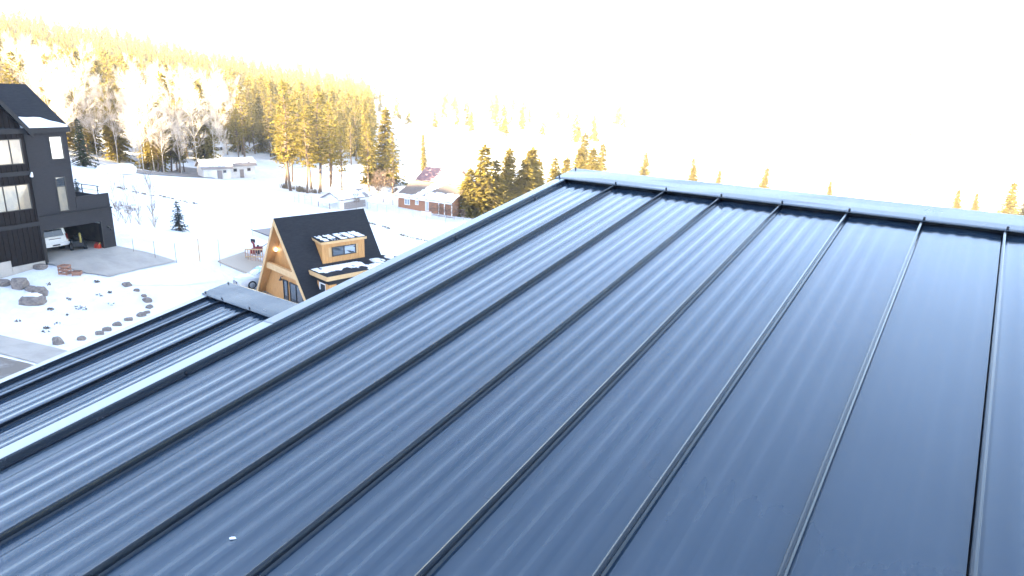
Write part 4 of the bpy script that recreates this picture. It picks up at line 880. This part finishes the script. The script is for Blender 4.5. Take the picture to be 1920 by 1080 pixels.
# bare aspens and shrubs
for i in range(100):
    while True:
        x, y = rnd.uniform(-245, -140), rnd.uniform(58, 135)
        a = math.degrees(math.atan2(-x, y))
        if 57 < a < 70.5 and x < -.62 * y - 92: break
    tree('aspen_tree', ASP[i % 4], x, y, rnd.uniform(11, 19), 'pale bare aspen in the thicket behind the charcoal house', 'bare aspens behind the house')
tree('bare_shrub', BUSH[0], -97.2, 94.6, 6.6, 'dense brown bare shrub between the shed and the brick house', wide=1.25, cat='shrub')
tree('bare_shrub', BUSH[1], -93.5, 93.6, 4.6, 'smaller bare shrub against the brick house end', wide=1.2, cat='shrub')
tree('bare_shrub', BUSH[1], -101.5, 97.5, 5.5, 'bare shrub behind the snow-roofed shed', wide=1.2, cat='shrub')
tree('bare_shrub', BUSH[0], -91.8, 82.6, 3.0, 'small grey leafless tree in front of the wire pen', wide=1.0, cat='shrub')
for x, y, h in [(-79.5,91.3,2.6),(-78.2,91.8,2.4),(-76.8,92.4,2.8),(-81.5,91.6,2.2),(-75.6,93.6,2.0)]:
    tree('bare_shrub', BUSH[rnd.randrange(2)], x, y, h, 'low twiggy shrub in front of the brick house', 'shrubs before the brick house', 1.3, 'shrub')
for i, (x, y) in enumerate([(-77.7,35.0),(-76.4,35.2),(-77.5,36.2),(-76.9,36.8),(-75.8,36.4),(-67.4,33.7),(-65.6,32.9)]):
    tree('bare_sapling', SAPL[0], x, y, rnd.uniform(4.2, 6.4), 'thin bare sapling in the snow beside the garage', 'bare saplings beside the garage', .8, 'sapling')
for x, y in [(-83.2,37.6),(-82.4,38.6),(-84.5,36.8)]: tree('bare_shrub', BUSH[rnd.randrange(2)], x, y, 1.6, 'low bare shrub in the snow beyond the garage', 'shrubs beyond the garage', 1.7, 'shrub')
# hillside forest: the nearest trees one by one, the rest as one mass
pts = []
r = random.Random(5)
def ang(x, y): return math.degrees(math.atan2(-x, y))
tries = 0
while len(pts) < 1500 and tries < 60000:
    tries += 1
    d = r.uniform(165, 640); a = r.uniform(24, 73)
    x, y = -d * math.sin(math.radians(a)), d * math.cos(math.radians(a))
    dens = 1.0 if a > 56 else (.38 if a > 50 else (.25 if a > 46.5 else (.003 if d > 360 else 0)))
    if d < 230: dens *= .5
    if r.random() > dens: continue
    if x > -.62 * y - 96 and d < 200: continue
    if a > 57 and d < 265 and r.random() < .88: continue
    if all((x - p[0])**2 + (y - p[1])**2 > (3.2 + d * .006)**2 for p in pts): pts.append((x, y, r.uniform(11, 20), r.randrange(5)))
pts.sort(key=lambda p: p[0]**2 + p[1]**2)
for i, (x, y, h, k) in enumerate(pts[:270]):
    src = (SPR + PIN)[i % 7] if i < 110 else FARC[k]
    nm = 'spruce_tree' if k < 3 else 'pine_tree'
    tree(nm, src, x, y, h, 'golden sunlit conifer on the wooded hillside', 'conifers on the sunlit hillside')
def forest(name, pts, srcs, label):
    V, F = [], []; off = 0
    for x, y, h, k in pts:
        s = srcs[k % len(srcs)]; a = rnd.uniform(0, 6.28); c, sn_ = math.cos(a) * h, math.sin(a) * h; z = H(x, y) - .2
        V.append(s[0] @ np.array([[c, sn_, 0], [-sn_, c, 0], [0, 0, h]]) + np.array([x, y, z])); F.append(s[1] + off); off += len(s[0])
    v = np.concatenate(V); f = np.concatenate(F)
    me = bpy.data.meshes.new(name); me.from_pydata(v.tolist(), [], f.tolist()); me.update(); me.materials.append(MATS['needles_sun'])
    o = link(name, me); stuff(o); tag(o, label, 'forest'); return o
def low_conifer(seed, n):
    rr = random.Random(seed); v, f = [], []
    for i in range(n):
        t = .08 + .92 * i / n; w = .19 * (1 - t) ** .62 + .012; k = 6
        for j in range(k):
            a = rr.uniform(0, 6.28); ln = w * rr.uniform(.6, 1.2); o = len(v); b = a + .9
            v += [(0, 0, t + .02), (ln * math.cos(a - .3), ln * math.sin(a - .3), t - .03 - ln * .25), (ln * 1.15 * math.cos(a), ln * 1.15 * math.sin(a), t - .05 - ln * .3), (ln * math.cos(a + .3), ln * math.sin(a + .3), t - .02 - ln * .2)]
            f.append((o, o + 1, o + 2, o + 3))
    return np.array(v), np.array(f)
LOWC = [low_conifer(i, 22) for i in range(4)]
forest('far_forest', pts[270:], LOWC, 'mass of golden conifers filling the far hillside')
far = []
for _ in range(900):
    d = r.uniform(620, 1750); a = r.uniform(-12, 75); x, y = -d * math.sin(math.radians(a)), d * math.cos(math.radians(a))
    if 9 < a < 50: continue
    if mnoise.noise(Vector((x * .004, y * .004, 2))) > -.05 - (.25 if a > 40 else 0): far.append((x, y, r.uniform(13, 22), r.randrange(4)))
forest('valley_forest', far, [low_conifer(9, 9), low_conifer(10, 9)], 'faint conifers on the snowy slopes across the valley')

# ------------------------------------------------------------------ haze
hz = MB().box(-3900, 3900, -1400, 4900, -60, 215).build('haze', None)
hm = bpy.data.materials.new('haze'); hm.use_nodes = True; n = hm.node_tree.nodes; n.remove(n['Principled BSDF'])
pv = n.new('ShaderNodeVolumePrincipled'); pv.inputs['Color'].default_value = (.95, .96, 1, 1); pv.inputs['Density'].default_value = .0003; pv.inputs['Anisotropy'].default_value = 0.0
hm.node_tree.links.new(pv.outputs['Volume'], n['Material Output'].inputs['Volume']); hz.data.materials.append(hm); stuff(hz); tag(hz, 'pale bright winter haze filling the valley air', 'haze')
